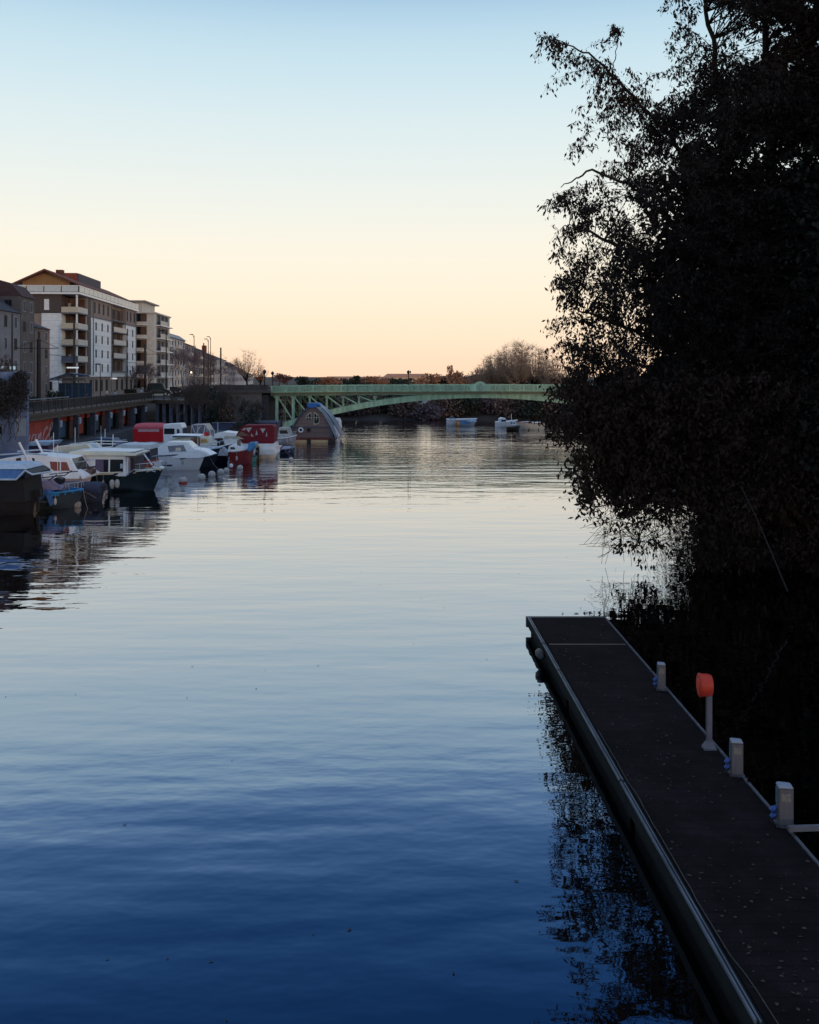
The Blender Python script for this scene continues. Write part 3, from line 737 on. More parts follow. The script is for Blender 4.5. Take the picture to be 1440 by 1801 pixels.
# far back row first -------------------------------------------------
b = Boat('canal_barge', 'long navy blue barge lying low along the quay behind the maroon canopy', 364, 492, 770, 3.2, .5, .25, navy, deck=darkw)
b.cabin('cabin', [(372, 767), (372, 746), (488, 744), (488, 767)], 2.8, 2.6, mat('dull_navy', (.025, .04, .10), .5, .25, 2))
b.pane([(378, 762), (378, 757), (444, 757), (444, 762)], mat('grey_band', (.16, .18, .22), .6, .2, 3), 'grey_band')
b.bars('roof_rail', [[(372, 744), (488, 742)]], .05, mat('pale_rail', (.2, .22, .3), .6), inset=.3)
b = Boat('grey_work_boat', 'cluttered pale grey boat moored just left of the houseboat', 486, 520, 782, 2.6, .6, .3, mat('grey_hull', (.30, .31, .34), .5, .3, 4))
b.cabin('cabin', [(488, 776), (490, 753), (507, 752), (511, 764), (513, 776)], 2.0, 1.8, mat('stained_white', (.42, .42, .38), .6, .35, 5)).pane([(492, 763), (492, 757), (504, 757), (507, 763)])
b.bars('rails', [[(488, 772), (488, 764), (516, 766)], [(498, 752), (498, 740)]], .03)
b = Boat('blue_cabin_boat', 'dark blue cabin boat in the back row under the middle of the arcade', 150, 216, 803, 2.6, .7, .3, navy)
b.cabin('cabin', [(156, 794), (158, 774), (164, 771), (196, 772), (206, 784), (208, 794)], 2.2, 1.9, mat('slate_blue_paint', (.07, .10, .17), .5, .2)).pane([(164, 784), (164, 777), (178, 777), (178, 784)]).pane([(182, 784), (182, 777), (194, 777.5), (198, 784)])
b.bars('mast', [[(178, 772), (178, 756)]], .05, white, inset=1.2, ys=(-1,)); b.bars('pushpit', [[(152, 790), (153, 781), (160, 781)]], .02)
b = Boat('covered_sloop', 'low boat under a dull grey sheet left of the dark blue cabin boat', 92, 150, 809, 2.4, .65, .3, mat('dusty_white_hull', (.34, .35, .38), .5, .2), deck=grey)
b.cabin('ridge_cover', [(97, 800), (102, 786), (116, 780), (138, 783), (147, 800)], 2.2, .5, mat('dull_sheet', (.12, .14, .18), .85, .3, 3)); b.bars('ridge_pole', [[(98, 784), (146, 780)]], .04, wood, inset=1.1, ys=(-1,))
b = Boat('small_dark_boat', 'dark little boat with pale cover low in front of the grey work boat', 492, 518, 800, 1.9, .45, .2, navy, deck=grey)
b.canopy('cover', 495, 510, 796, 786, 1.5, mat('lilac_cover', (.30, .29, .38), .7, .2, 4)); b.outboard(493, 794, k=.8)
b = Boat('red_canopy_boat', 'boat under a bright red canopy with a pale band at its top', 225, 296, 794, 2.8, .7, .4, white)
b.canopy('canopy', 234, 286, 777, 747, 2.6, redc, arc=.18)
b.canopy('canopy_top', 236, 287, 755, 744.5, 2.66, redc2, arc=.6)
a = MB(); a.box(b.X(243), b.X(280), -1.325, -1.305, b.Z(759.5), b.Z(755)); a.build('pale_band', mat('pink_band', (.55, .33, .36), .8, .4, 14), b.e)
b.cabin('cabin', [(226, 790), (228, 779), (290, 779), (294, 790)], 2.5, 2.4, white)
b = Boat('wheelhouse_boat', 'white boat with upright square wheelhouse right of the red canopy', 278, 332, 800, 2.6, .8, .4, white)
b.cabin('wheelhouse', [(287, 795), (286, 747), (316, 745), (319, 752), (321, 795)], 2.0, 1.9, white)
b.pane([(287.5, 764), (288, 754), (306, 754), (306, 764)]).pane([(311, 766), (310, 755), (314, 755), (316, 766)], navy)
b.end_pane((320.4, 772), (319.4, 754), .8)
b = Boat('framed_canopy_boat', 'white boat with a clear windowed hood on a crossed frame', 318, 385, 793, 2.6, .8, .5, white)
b.cabin('hood', [(333, 786), (337, 747), (361, 746), (368, 757), (374, 786)], 2.2, 1.9, mat('clear_hood', (.14, .15, .19), .3, .3, 3))
b.bars('hood_frame', [[(333, 784), (337, 748), (361, 747), (369, 760), (372, 784)], [(337, 748), (343, 764), (352, 750)], [(340, 764), (333, 768)], [(361, 747), (357, 766)]], .035, white, inset=.3)
b.cabin('foredeck', [(320, 795), (322, 782), (380, 780), (384, 795)], 2.4, 2.2, white)
# maroon canopy cruiser
b = Boat('maroon_canopy_cruiser', 'white cruiser under a maroon canopy with clear triangular windows', 374, 492, 808, 3.0, .8, .25, white)
b.cabin('cabin', [(372, 798), (376, 764), (392, 760), (446, 766), (450, 772), (482, 780), (486, 798)], 2.7, 2.4, white)
b.pane([(392, 772), (396, 767), (420, 768), (430, 773)], mat('cream_band', (.45, .42, .36), .5), 'cabin_band')
b.cabin('canopy', [(427, 781), (413, 768), (425, 750), (428, 748.5), (478, 748), (482, 752), (481, 781)], 2.6, 2.3, maroon)
cw_ = mat('clear_plastic', (.38, .36, .38), .2, .3, 6)
for t3 in ([(424, 757), (431, 752), (431, 757)], [(432, 753), (443, 752), (437, 761)], [(457, 754), (467, 754), (462, 762)], [(469, 759), (470, 768), (467, 768)], [(451, 756), (453, 765), (449, 766)], [(441, 762), (446, 768), (442, 768)]):
    b.pane(t3, cw_, 'clear_window', .02)
b.pane([(415, 767), (424, 759), (440, 767)], mat('smoky_plastic', (.10, .055, .04), .3), 'side_curtain', .015)
b.canopy('stern_cover', 448, 484, 800, 782, 2.9, mat('white_cover', (.66, .66, .62), .7, .1, 4), arc=.5)
b.cabin('aft_box', [(448, 806), (452, 784), (456, 783), (458, 806)], 3.04, 3.04, mat('yellow_mark', (.55, .36, .04), .6, .2, 4)).pane([(450, 792), (451, 787), (455, 787), (455, 792)], blackm).pane([(449.5, 801), (450, 794), (455, 795), (454, 801)], blackm, 'hatch')
b.bars('mooring_post', [[(455.5, 808), (455.5, 786)]], .07, navy, inset=-.1, ys=(-1,))
# red hull
b = Boat('red_hull_boat', 'small red hulled boat with raised bow in front of the white cruiser', 403, 443, 818, 2.5, 1.0, .35, redh, deck=mat('pinkish_deck', (.40, .32, .33), .6, .2), rub=mat('pinkish_deck', (.40, .32, .33)))
b.cabin('cabin', [(399, 796), (401, 785), (410, 783), (424, 788), (430, 795)], 1.7, 1.5, white).pane([(404, 791), (404, 787), (411, 787), (413, 791)])
b.cabin('wooden_box', [(413, 795), (414, 775), (418.5, 775), (419, 795)], .5, .5, mat('teak', (.22, .16, .12), .6)); b.cabin('seat_cover', [(434, 794), (436, 780), (447, 779), (449, 784), (440, 794)], 1.8, 1.6, bluep)
b.fender(408, 822, .2)
b.e['group'] = G
b = Boat('teal_rowing_boat', 'little teal rowing boat tucked under the bow of the red hulled boat', 420, 450, 814, 1.5, .4, .1, mat('teal_paint', (.10, .33, .30), .4, .3, 4), deck=mat('teal_inside', (.04, .09, .09), .7))
b.cabin('thwart', [(430, 806), (430, 803), (436, 803), (436, 806)], 1.2, 1.2, wood)
# wooden cabin boat + navy hull
b = Boat('navy_hull_boat', 'navy hulled boat with pale grey cabin sides and white bow edge', 310, 405, 817, 2.4, 1.05, .55, navy, deck=white)
b.cabin('trunk_cabin', [(355, 802), (356, 788), (392, 786), (402, 797), (401, 802)], 2.2, 2.0, mat('pale_grey_paint', (.42, .44, .50), .5, .15))
for x in (368, 385): b.pane([(x-6, 789.5), (x-6, 787), (x+5, 787), (x+6, 789.5)], glass, 'port_light')
b.cabin('deck_box', [(379, 786), (379, 776), (372, 773), (386, 772), (390, 786)], .9, .7, darkw)
b = Boat('varnished_cabin_boat', 'cream and varnished wood cabin boat with a black roof edge', 296, 384, 812, 2.3, 1.0, .4, cream)
b.cabin('aft_cabin', [(298, 803), (300, 775), (306, 772), (340, 770), (352, 776), (352, 803)], 2.4, 2.2, cream)
b.pane([(301, 780), (303, 775.5), (313, 775.5), (314, 780)]).pane([(320, 779), (320, 774.5), (332, 774.5), (335, 779)])
b.cabin('wooden_doorway', [(334, 796), (336, 771), (352, 771), (352, 796)], 2.45, 2.3, wood).pane([(340, 790), (340, 775), (348, 775), (348, 790)], mat('brown_door', (.07, .02, .015), .5), 'door')
b.cabin('wheelhouse', [(352, 803), (352, 769), (365, 769), (371, 781), (372, 803)], 2.3, 2.1, cream).pane([(353, 779), (354, 772.5), (363.5, 772.5), (366.5, 779)], mat('amber_curtain', (.45, .26, .08), .5), 'curtained_window')
b.cabin('roof', [(300, 770), (303, 765), (352, 766), (353, 770)], 2.6, 2.4, white); b.pane([(304, 769), (305, 766.5), (352, 767), (352, 769.5)], blackm, 'roof_edge', .02)
b.cabin('flag_bundle', [(355, 768), (356, 761), (362, 762), (363, 768)], .6, .4, redc)
# white speedboat
b = Boat('white_cabin_cruiser', 'sleek white cabin cruiser with dark side stripes and wrap windscreen', 228, 358, 829, 2.4, 1.05, .35, white, rub=navy)
b.cabin('superstructure', [(258, 806), (262, 790), (276, 785), (292, 778), (328, 778), (341, 790), (358, 793), (372, 801), (350, 806)], 2.3, 1.7, white)
b.pane([(297, 795), (294, 785), (322, 783), (328, 795)], mat('clear_screen', (.20, .20, .22), .1, .4, 6)).end_pane((341, 791), (329, 779), .9, mat('pale_screen', (.35, .42, .5), .1)).pane([(308, 793), (309, 788), (318, 788), (318, 793)], mat('warm_gleam', (.62, .56, .42), .3), 'gleam_pane', .02)  # cream pane on the screen, a warm gleam put into its colour
b.cabin('seats', [(268, 800), (272, 787), (286, 786), (290, 800)], 1.9, 1.7, mat('pale_blue_seat', (.42, .52, .62), .6))
b.stripe(.30, .62, .30, .40, navy); b.stripe(.02, .25, .42, .55, navy, 'stripe'); b.stripe(.70, .90, .66, .76, navy, 'stripe'); b.stripe(.05, .35, .8, .86, navy, 'stripe')
b.bars('bow_rail', [[(300, 806), (306, 794), (352, 795), (364, 802)]], .018)
# pale blue decked launch behind it
b = Boat('pale_deck_launch', 'dark hulled launch with pale blue deck poking out past the white cruiser', 268, 384, 822, 2.1, 1.1, .35, mat('black_hull', (.014, .014, .02), .35, .3), deck=mat('pale_blue_deck', (.42, .54, .60), .5, .15))
b.cabin('low_cabin', [(316, 801), (325, 790), (362, 790), (380, 799)], 2.0, 1.6, mat('pale_blue_cabin', (.42, .52, .56), .5, .15)).pane([(345, 797.5), (345, 795.5), (368, 796), (370, 798)], navy)
# covered day boat with strut
b = Boat('hardtop_day_boat', 'white day boat with long grey flat hardtop and slanting white strut', 176, 276, 847, 2.8, 1.0, .25, white)
b.cabin('hardtop', [(193, 792), (205, 784), (210, 782), (262, 783), (264, 791)], 2.6, 2.4, mat('grey_white_top', (.50, .54, .58), .6, .15))
b.cabin('dark_cockpit', [(200, 832), (200, 792), (262, 792), (262, 832)], 2.2, 2.2, mat('navy_cockpit', (.02, .022, .045), .7))
b.bars('slanting_pole', [[(249, 792), (268, 818)]], .06, white, ys=(-1,)); b.cabin('life_jackets', [(253, 824), (252, 812), (258, 806), (266, 818), (264, 824)], 2.3, 2.3, mat('orange_jacket', (.40, .05, .03), .8, .3, 6))
b.cabin('foredeck', [(236, 832), (238, 822), (262, 820), (276, 828)], 2.2, 1.8, white)
# plum cabin behind left
b = Boat('plum_cabin_boat', 'plum coloured cabin boat with a pale flat roof below the graffiti', 30, 100, 836, 2.6, .8, .3, purple)
b.cabin('cabin', [(44, 825), (46, 784), (80, 784), (88, 792), (88, 825)], 2.2, 2.1, purple); b.cabin('roof', [(40, 785), (48, 778), (92, 777), (84, 784)], 2.4, 2.2, tarp2)
b.bars('roof_pole', [[(35, 779), (43, 796)]], .06, white, ys=(-1,))
# long white boat behind
b = Boat('long_white_cruiser', 'long white cruiser with small brown upper window behind the launch', 78, 222, 857, 2.5, 1.2, .3, white)
b.cabin('cabin', [(82, 832), (86, 797), (96, 787), (138, 784), (152, 782), (160, 791), (196, 792), (200, 832)], 2.6, 2.2, cream).pane([(89, 804), (90, 798), (105, 800), (108, 806), (92, 806)], mat('brown_window', (.07, .04, .025), .2))
b.bars('hand_rail', [[(100, 786), (150, 780), (205, 781)], [(178, 790), (179, 768)]], .03, white); b.cabin('horn_cover', [(140, 790), (142, 782), (150, 780), (160, 790)], 1.2, .8, tarp2)
# white cruiser with red-brown curtains
b = Boat('curtained_white_cruiser', 'white cruiser with red brown curtained window and slanted arch at the left', -25, 156, 876, 2.6, 1.25, .45, mat('pinkish_white_hull', (.50, .45, .52), .4, .12), deck=white, rub=navy)
b.cabin('cabin', [(30, 842), (36, 808), (52, 800), (88, 803), (122, 806), (134, 826), (152, 838), (152, 842)], 2.8, 2.2, white)
b.pane([(90, 824), (87, 812), (117, 813), (124, 828), (96, 828)], mat('red_curtain', (.24, .05, .03), .25, .35, 8)).pane([(55, 806), (59, 806), (66, 824), (61, 826)]).end_pane((134.5, 827), (123, 808), .8)
b.pane([(106, 828), (105, 812.5), (107, 812.5), (108, 828)], white, 'window_bar', .03)
b.cabin('cockpit_side', [(-22, 842), (-22, 812), (12, 806), (38, 803), (38, 842)], 2.9, 2.7, white).pane([(28, 818), (30, 806), (38, 805), (38, 818)], mat('brown_window', (.07, .04, .025)))
b.bars('slanted_arch', [[(34, 778), (60, 830)]], .07, white); b.bars('arch_brace', [[(0, 800), (42, 797), (84, 800)]], .05, tarp2)
b.cabin('bow_bundle', [(137, 838), (140, 830), (152, 824), (155, 832), (152, 838)], .8, .6, mat('brown_bundle', (.10, .07, .07), .8, .5, 9))
# dark green launch with white cabin
b = Boat('white_cabin_launch', 'dark green hulled launch with a long white windowed cabin and cream deck edge', 112, 277, 867, 2.9, 1.15, .18, dkgreen, deck=cream, rub=cream)
b.cabin('cabin', [(122, 838), (124, 800), (220, 802), (222, 838)], 2.7, 2.5, white)
b.pane([(167, 830.5), (167, 808.5), (190, 808.5), (190, 830.5)]).pane([(193, 830.5), (193, 808.5), (216, 808.5), (216, 830.5)])
b.pane([(167.5, 830), (167.5, 809), (181, 809), (182, 830)], mat('lilac_curtain', (.12, .09, .16), .7), 'curtain', .02).pane([(211, 824), (211, 816), (215.5, 816), (215.5, 824)], tarp2, 'sticker', .02)
b.cabin('front_frame', [(222, 836), (222, 804), (225, 804), (225, 836)], 2.7, 2.6, white); b.cabin('front_glass', [(225, 832), (225, 805), (233, 805), (236, 832)], 2.4, 2.3, mat('front_glass', (.05, .04, .05), .15))
b.bars('front_pillar', [[(229, 832), (228.5, 806)]], .04, mat('pink_wood', (.35, .25, .25))); b.cabin('roof', [(120, 801), (122, 794.5), (218, 796), (244, 798), (240, 802)], 3.0, 2.8, cream)
b.cabin('roof_rail_board', [(140, 795), (140, 793), (235, 794.5), (235, 796)], 2.2, 2.2, white); b.bars('bow_rail', [[(222, 836), (236, 826), (262, 826), (274, 830)]], .02, chrome)
b.stripe(.0, .99, .90, .99, cream, 'deck_edge')
b.fender(199, 851, .17, buoym); b.fender(208, 850, .16, buoym)
# dark tender
b = Boat('dark_tender', 'dark covered tender nosing between the launch and the blue boat', 112, 176, 886, 2.0, .5, .35, mat('dark_rubber', (.02, .028, .045), .5, .3, 3), deck=darkw)
b.canopy('cover', 126, 172, 868, 850, 1.7, mat('dark_blue_cover', (.022, .03, .06), .8, .3, 3), arc=.6); b.bars('mooring_line', [[(134, 858), (156, 868), (170, 876)]], .015, rope, ys=(-1,))
# blue boat with tarp motor
b = Boat('blue_gunwale_boat', 'small open boat with bright blue gunwale and tarp wrapped outboard', 50, 134, 897, 2.3, .85, .10, mat('dark_grey_green_hull', (.030, .042, .048), .5, .3, 2), deck=mat('blue_deck', (.02, .16, .34), .5, .25, 3), rub=bluep, deckz=.10)
b.stripe(.03, .98, .80, 1.0, bluep, 'blue_band'); b.stripe(.0, .5, .44, .5, mat('pale_stripe', (.12, .18, .24)), 'pale_line')
b.cabin('console', [(44, 864), (44, 842), (56, 840), (58, 864)], 1.2, 1.1, tarp2); b.cabin('seat_pile', [(60, 864), (62, 850), (84, 846), (90, 852), (104, 860), (104, 864)], 1.3, 1.0, mat('lilac_seat', (.22, .20, .30), .7, .3, 4)); b.cabin('motor_box', [(84, 866), (84, 846), (90, 842), (100, 846), (92, 866)], .7, .6, blackm)
b.bars('oar', [[(60, 842), (112, 836)], [(86, 845), (101, 835)]], .03, blackm)
b.cabin('tarp_wrapped_motor', [(66, 880), (72, 866), (84, 862), (90, 868), (96, 886), (92, 890), (82, 870), (72, 881)], 2.9, 2.5, tarp)
b.bars('mast_triangle', [[(112, 864), (116, 845), (122, 862)]], .05, navy)
# tarp roofed boat at the edge
b = Boat('tarp_roofed_boat', 'dark cabin boat with a blue tarpaulin roof at the left edge', -62, 46, 910, 2.8, 1.0, .1, darkw, deck=darkw, full=1.0, rake=.2)
b.cabin('dark_cabin', [(-56, 884), (-56, 842), (38, 842), (43, 884)], 2.6, 2.5, darkw)
b.cabin('tarpaulin_roof', [(-60, 843), (-56, 824), (46, 827), (32, 841.5), (30, 843)], 3.0, 2.5, tarp); b.cabin('pale_top', [(-58, 824), (-50, 817), (36, 818), (46, 826)], 2.6, 2.0, tarp2)  # paler sheet shape laid over the blue tarpaulin roof
b.pane([(-58, 825), (-58, 824), (40, 824.4), (40, 825.5)], tarp2, 'tarp_hem'); b.cabin('dark_gable', [(42, 842), (46, 826), (56, 834), (52, 840)], 2.8, 2.4, blackm); b.bars('tarp_edge', [[(-60, 843), (30, 843), (46, 827)], [(46, 827), (58, 834), (92, 829)]], .05, tarp2, inset=-.08, ys=(-1,))
b.outboard(48, 880)

# fittings on the hulls: bow rails, fenders, mooring lines, aerials
drs = random.Random(21)
for b in FLEET:
    if b.e.name.split('.')[0] in ('teal_rowing_boat', 'canal_barge', 'tarp_roofed_boat', 'dark_tender', 'small_dark_boat', 'covered_sloop'): continue
    n_ = len(b.edge); k0 = int(n_*.68); a = MB(); hh = .42
    for sg in (-1, 1):
        pts = [(x, sg*(h*.93), z+hh) for x, h, z in b.edge[k0:]]
        a.tube([(b.edge[k0][0], sg*b.edge[k0][1]*.93, b.edge[k0][2])]+pts, .016, 5)
        for x, h, z in b.edge[k0+1::2]: a.tube([(x, sg*h*.93, z), (x, sg*h*.93, z+hh)], .014, 5)
    a.build('bow_rail', chrome, b.e)
    for q in range(drs.randint(1, 3)):
        x, h, z = b.edge[drs.randint(2, k0)]; r_ = drs.uniform(.07, .10)
        a = MB(); a.ell((x, -h-r_, z*.5), r_, r_, r_*2.1, 10, 8); a.tube([(x, -h-.01, z), (x, -h-r_, z*.5+r_*2)], .01, 4); a.build('fender', drs.choice([white, navy, buoym]), b.e, smooth=True)
    x, h, z = b.edge[-1]
    a = MB(); dx_ = drs.uniform(.5, 1.6)*b.bow; a.tube([(x, 0, z), (x+dx_*.5, -.4, z*.35), (x+dx_, -.8, -.05)], .014, 5); a.build('mooring_line', rope, b.e)
    if drs.random() < .6:
        x = b.edge[drs.randint(3, k0)][0]; a = MB(); a.tube([(x, .2, b.free), (x, .2, b.free+drs.uniform(1.8, 2.6))], .018, 5); a.build('aerial', white, b.e)
# houseboat with a curved upturned roof
sH = dist(778)/F
hb = empty('round_roof_houseboat', P(555, 662, dist(778))-Vector((0, 0, 7)), 'wooden houseboat with pointed curved roof, portholes and a blue patch on top', 'houseboat')
def hx(px): return (px-555)*sH
def hz(py): return (778-py)*sH
hwood = boards('weathered_violet_planks', (.22, .155, .14), (.5, .5, .5), 5); hwood2 = boards('lower_planks', (.17, .12, .115), (.55, .5, .5), 4)
roofb = mat('blue_grey_roof', (.05, .07, .12), .45, .25, 2)
prof = [(513, 774), (515, 762), (519, 748), (526, 736), (535, 725), (545, 717), (552, 712.5), (561, 717), (570, 727), (576, 738), (580, 750), (583, 764), (584, 774)]
pr_ = [(hx(x), hz(y)) for x, y in prof]
MB().prism(pr_, lambda z: 0, lambda z: 4.2).build('front_wall', hwood, hb)
lw = [(hx(514), hz(773)), (hx(516.5), hz(752)), (hx(580.5), hz(752)), (hx(583.5), hz(773))]
MB().prism(lw, lambda z: -.08, lambda z: -.004).build('lower_wall', hwood2, hb)
MB().box(hx(516), hx(581), -.14, -.084, hz(752), hz(750.3)).build('string_board', roofb, hb)
def roofshell(off0, off1, y0, y1, pts, lean):
    rings = []
    for i, (x, z) in enumerate(pts):
        a_ = Vector(pts[max(i-1, 0)]); b_ = Vector(pts[min(i+1, len(pts)-1)]); t = (b_-a_).normalized(); n_ = Vector((-t.y, t.x))
        k = (lambda y: 0) if not lean else (lambda y: lean*(hz(712)-z)/hz(712)*0)
        rings.append([(x+n_.x*off0, y0, z+n_.y*off0), (x+n_.x*off1, y0, z+n_.y*off1), (x+n_.x*off1, y1, z+n_.y*off1), (x+n_.x*off0, y1, z+n_.y*off0)])
    return MB().loft(rings)
roofshell(.004, .16, -.25, 4.5, pr_, 0).build('curved_roof', roofb, hb)
# swept right side of the shell
rs = [(556, 713), (568, 720), (578, 731), (587, 745), (594, 758), (599, 766), (595, 771)]
roofshell(0, .10, .3, 4.6, [(hx(x), hz(y)) for x, y in rs], 0).build('outer_roof', mat('light_roof_sheet', (.16, .20, .28), .4, .25, 2), hb)
a = MB()
for dx in (0, 2.6, 5): a.tube([(hx(x+dx), -.3, hz(y)) for x, y in [(558, 716), (568, 725), (576, 737), (583, 750), (589, 763), (592, 770)]], .05, 6)
a.build('roof_ribs', [mat('rib_white', (.36, .42, .48), .5)], hb)
MB().box(hx(513), hx(589), -.12, 4.3, hz(775.5), hz(769.5)).build('red_sill', mat('dull_red', (.14, .035, .035), .7, .3, 3), hb)
MB().box(hx(514), hx(586), -.3, 4.4, -.3, hz(773.6)).build('float', mat('tan_float', (.48, .36, .20), .7, .2, 3), hb)
MB().box(hx(541), hx(548), -.36, -.305, -.2, hz(771)).build('black_fender', blackm, hb); MB().box(hx(578), hx(590), -.38, -.31, -.2, hz(772)).build('black_fender', blackm, hb)
def port(px, py, r0, r1, ring=white):
    a = MB(); a.tube([(hx(px), -.16, hz(py)), (hx(px), -.05, hz(py))], r0, 16); f = a.build('porthole', ring, hb)
    a = MB(); a.tube([(hx(px), -.19, hz(py)), (hx(px), -.1, hz(py))], r1, 16); g_ = a.build('porthole_glass', glass, f)
port(530, 756, .28, .15); port(544, 756, .25, .19, mat('brown_ring', (.12, .08, .07)))
for sx, px in ((-1, 548.5), (1, 552.5)):
    pts = [(0, 0)]+[(math.sin(t)*.62, math.cos(t)*.72-.0) for t in [math.pi/2*k/6 for k in range(7)]]+([(0.62, -.35), (.45, -.55), (0, -.6)] if sx > 0 else [(.55, -.06), (0, -.08)])
    pts = pts[1:]
    a = MB(); a.prism([(hx(px)+sx*x, hz(737)+z) for x, z in pts], lambda z: -.05, lambda z: .02); f = a.build('arched_window', mat('cream_frame', (.5, .46, .36), .6), hb)
    a = MB(); a.prism([(hx(px)+sx*(.07+x*.78), hz(737)+z*.8) for x, z in pts], lambda z: -.08, lambda z: -.04); gl_ = a.build('window_glass', glass, f)
    a = MB(); a.box(hx(px)+sx*.3-.03, hx(px)+sx*.3+.03, -.1, -.082, hz(737)-.1, hz(737)+.55); a.box(min(hx(px), hx(px)+sx*.6), max(hx(px), hx(px)+sx*.6), -.1, -.082, hz(737)+.12, hz(737)+.18); a.build('window_bar', mat('cream_frame', (.5, .46, .36)), f)
MB().prism([(hx(540), hz(714)), (hx(543), hz(709)), (hx(560), hz(709)), (hx(566), hz(712)), (hx(556), hz(715.5)), (hx(549), hz(717.5))], lambda z: -.3, lambda z: 1.8).build('blue_top_sheet', mat('bright_blue_sheet', (.02, .14, .42), .5, .3, 5), hb)
# boats beyond
b = Boat('white_blue_cruiser', 'white and blue boat half hidden behind the houseboat', 560, 600, 768, 2.6, .9, .3, white, group='boats moored beyond the houseboat and bridge')
b.stripe(.3, .98, .5, .75, navy); b.cabin('cabin', [(575, 754), (578, 736), (596, 736), (599, 742), (600, 754)], 2.0, 1.9, white).pane([(584, 746), (584, 741), (595, 741), (596, 746)])
b = Boat('blue_white_workboat', 'blue and white workboat with orange buoy beneath the arch', 785, 839, 749, 2.6, .85, .15, mat('light_blue_white', (.50, .56, .62), .5, .15), group='boats moored beyond the houseboat and bridge', full=.95)
b.stripe(.35, .98, .25, .8, mat('sky_blue_paint', (.12, .28, .55), .5)); b.cabin('wheelhouse', [(788, 743), (789, 737), (806, 738), (808, 743)], 1.8, 1.7, tarp2).pane([(792, 741.5), (792, 739.5), (803, 739.8), (803, 741.5)]); b.cabin('cover', [(808, 742), (818, 737.5), (836, 738), (838, 742)], 2.2, 1.8, tarp2)
b.fender(804, 745.5, .3, mat('orange_float', (.45, .20, .06), .6)); b.bars('clutter', [[(790, 738), (794, 733), (800, 737)]], .05, mat('grey_pile', (.2, .2, .24)))
b = Boat('white_flybridge_boat', 'white cabin boat with tall stern canopy moored under the bridge at right', 872, 911, 752, 2.6, .7, .3, white, group='boats moored beyond the houseboat and bridge')
b.cabin('canopy', [(877, 747), (878, 737), (882, 735), (889, 736), (891, 747)], 2.2, 2.0, white).pane([(880, 744), (881, 738.5), (889, 738.5), (889.5, 744)]); b.cabin('cabin', [(891, 748), (892, 741), (906, 741), (910, 748)], 2.2, 1.9, white)
for x in (894.5, 899, 903.5): b.pane([(x-1.5, 745.5), (x-1.5, 743), (x+1.4, 743), (x+1.6, 745.5)])
b.bars('mast', [[(900, 741), (900, 728)]], .04, white, inset=1.3, ys=(-1,))
b = Boat('white_barge', 'plain white barge nearest the dark tree under the bridge', 908, 957, 757, 2.8, .9, .2, white, bow=-1, group='boats moored beyond the houseboat and bridge', full=.95, rub=mat('rust_red_line', (.35, .06, .03)))
b.cabin('low_cabin', [(912, 750), (914, 743), (934, 742), (936, 750)], 2.2, 2.0, mat('pale_grey_paint', (.42, .44, .50))).cabin('tank', [(930, 751), (932, 743.5), (954, 743.5), (956, 751)], 2.5, 2.4, white)
b = Boat('dark_inflatable', 'dark inflatable dinghy in front of the white boats under the bridge', 891, 915, 758.5, 1.7, .42, .25, blackm, deck=blackm, group='boats moored beyond the houseboat and bridge')
b.canopy('cover', 896, 912, 755, 751.5, 1.4, mat('dark_rubber', (.02, .028, .045)), arc=.8)

# mooring buoys
bw = [(52, 898, .30, 'dark_weathered', 'large weathered buoy at the far left in front of the tarp roofed boat'),
      (133, 893, .24, 'b', 'brownish buoy just left of the dark tender in the shade'),
      (174, 876, .27, 'w', 'off white buoy low in front of the tender bow'),
      (181, 870, .24, 'b', 'pinkish buoy directly behind the off white one by the tender'),
      (321, 850, .26, 'w', 'white buoy with red base floating alone ahead of the others'),
      (354, 844, .26, 'w', 'white buoy under the bow of the sleek white cruiser'),
      (372, 839, .26, 'w', 'rounded grey buoy under the dark launch bow'),
      (388, 834, .24, 'w', 'pale buoy beside the navy hull, left of a pair'),
      (398, 831, .22, 'w', 'pale buoy beside the navy hull, right of a pair'),
      (422, 826, .22, 'w', 'white buoy below the red hulled boat'),
      (512, 811, .2, 'w', 'small white buoy near the little dark boat left of the houseboat')]
bm2 = mat('weathered_buoy', (.26, .23, .20), .8, .5, 9); redb = mat('buoy_red', (.28, .05, .04), .6, .3, 5)
for px, py, r, k_, lab in bw:
    D = dist(py); e = empty('mooring_buoy', ((px-CX)/F*D, D+r, 0), lab, 'buoy', 'mooring buoys off the boats')
    a = MB(); a.ell((0, 0, r*.55), r, r, r, 16, 10); a.build('float', buoym if k_ == 'w' else bm2, e, smooth=True)
    a = MB(); a.tube([(0, 0, r*1.5), (0, 0, r*1.7)], .04, 8); a.build('eye', blackm, e)
    if px == 321: a = MB(); a.tube([(0, 0, -.05), (0, 0, .05), (0, 0, .10)], [r*1.12, r*1.12, r*.98], 16); a.build('red_collar', redb, e)

# ------------------------------------------------------------------ pontoon
deckm = boards('leaf_strewn_boards', (.0055, .0045, .006), (.4, .4, .4), 7, axis='Y', rough=.95)
t_ = deckm.node_tree; b_ = t_.nodes['Principled BSDF']; src = b_.inputs['Base Color'].links[0].from_socket     # damp and mossy patches
n_ = t_.nodes.new('ShaderNodeTexNoise'); n_.inputs['Scale'].default_value = 1.1; n_.inputs['Detail'].default_value = 8; n_.inputs['Roughness'].default_value = .75
tc_ = [q for q in t_.nodes if q.type == 'TEX_COORD'][0]; t_.links.new(tc_.outputs['Object'], n_.inputs['Vector'])
r_ = t_.nodes.new('ShaderNodeValToRGB'); r_.color_ramp.elements[0].position = .42; r_.color_ramp.elements[1].position = .66; r_.color_ramp.elements[0].color = (.6, .6, .6, 1); r_.color_ramp.elements[1].color = (2.6, 2.1, 1.9, 1)
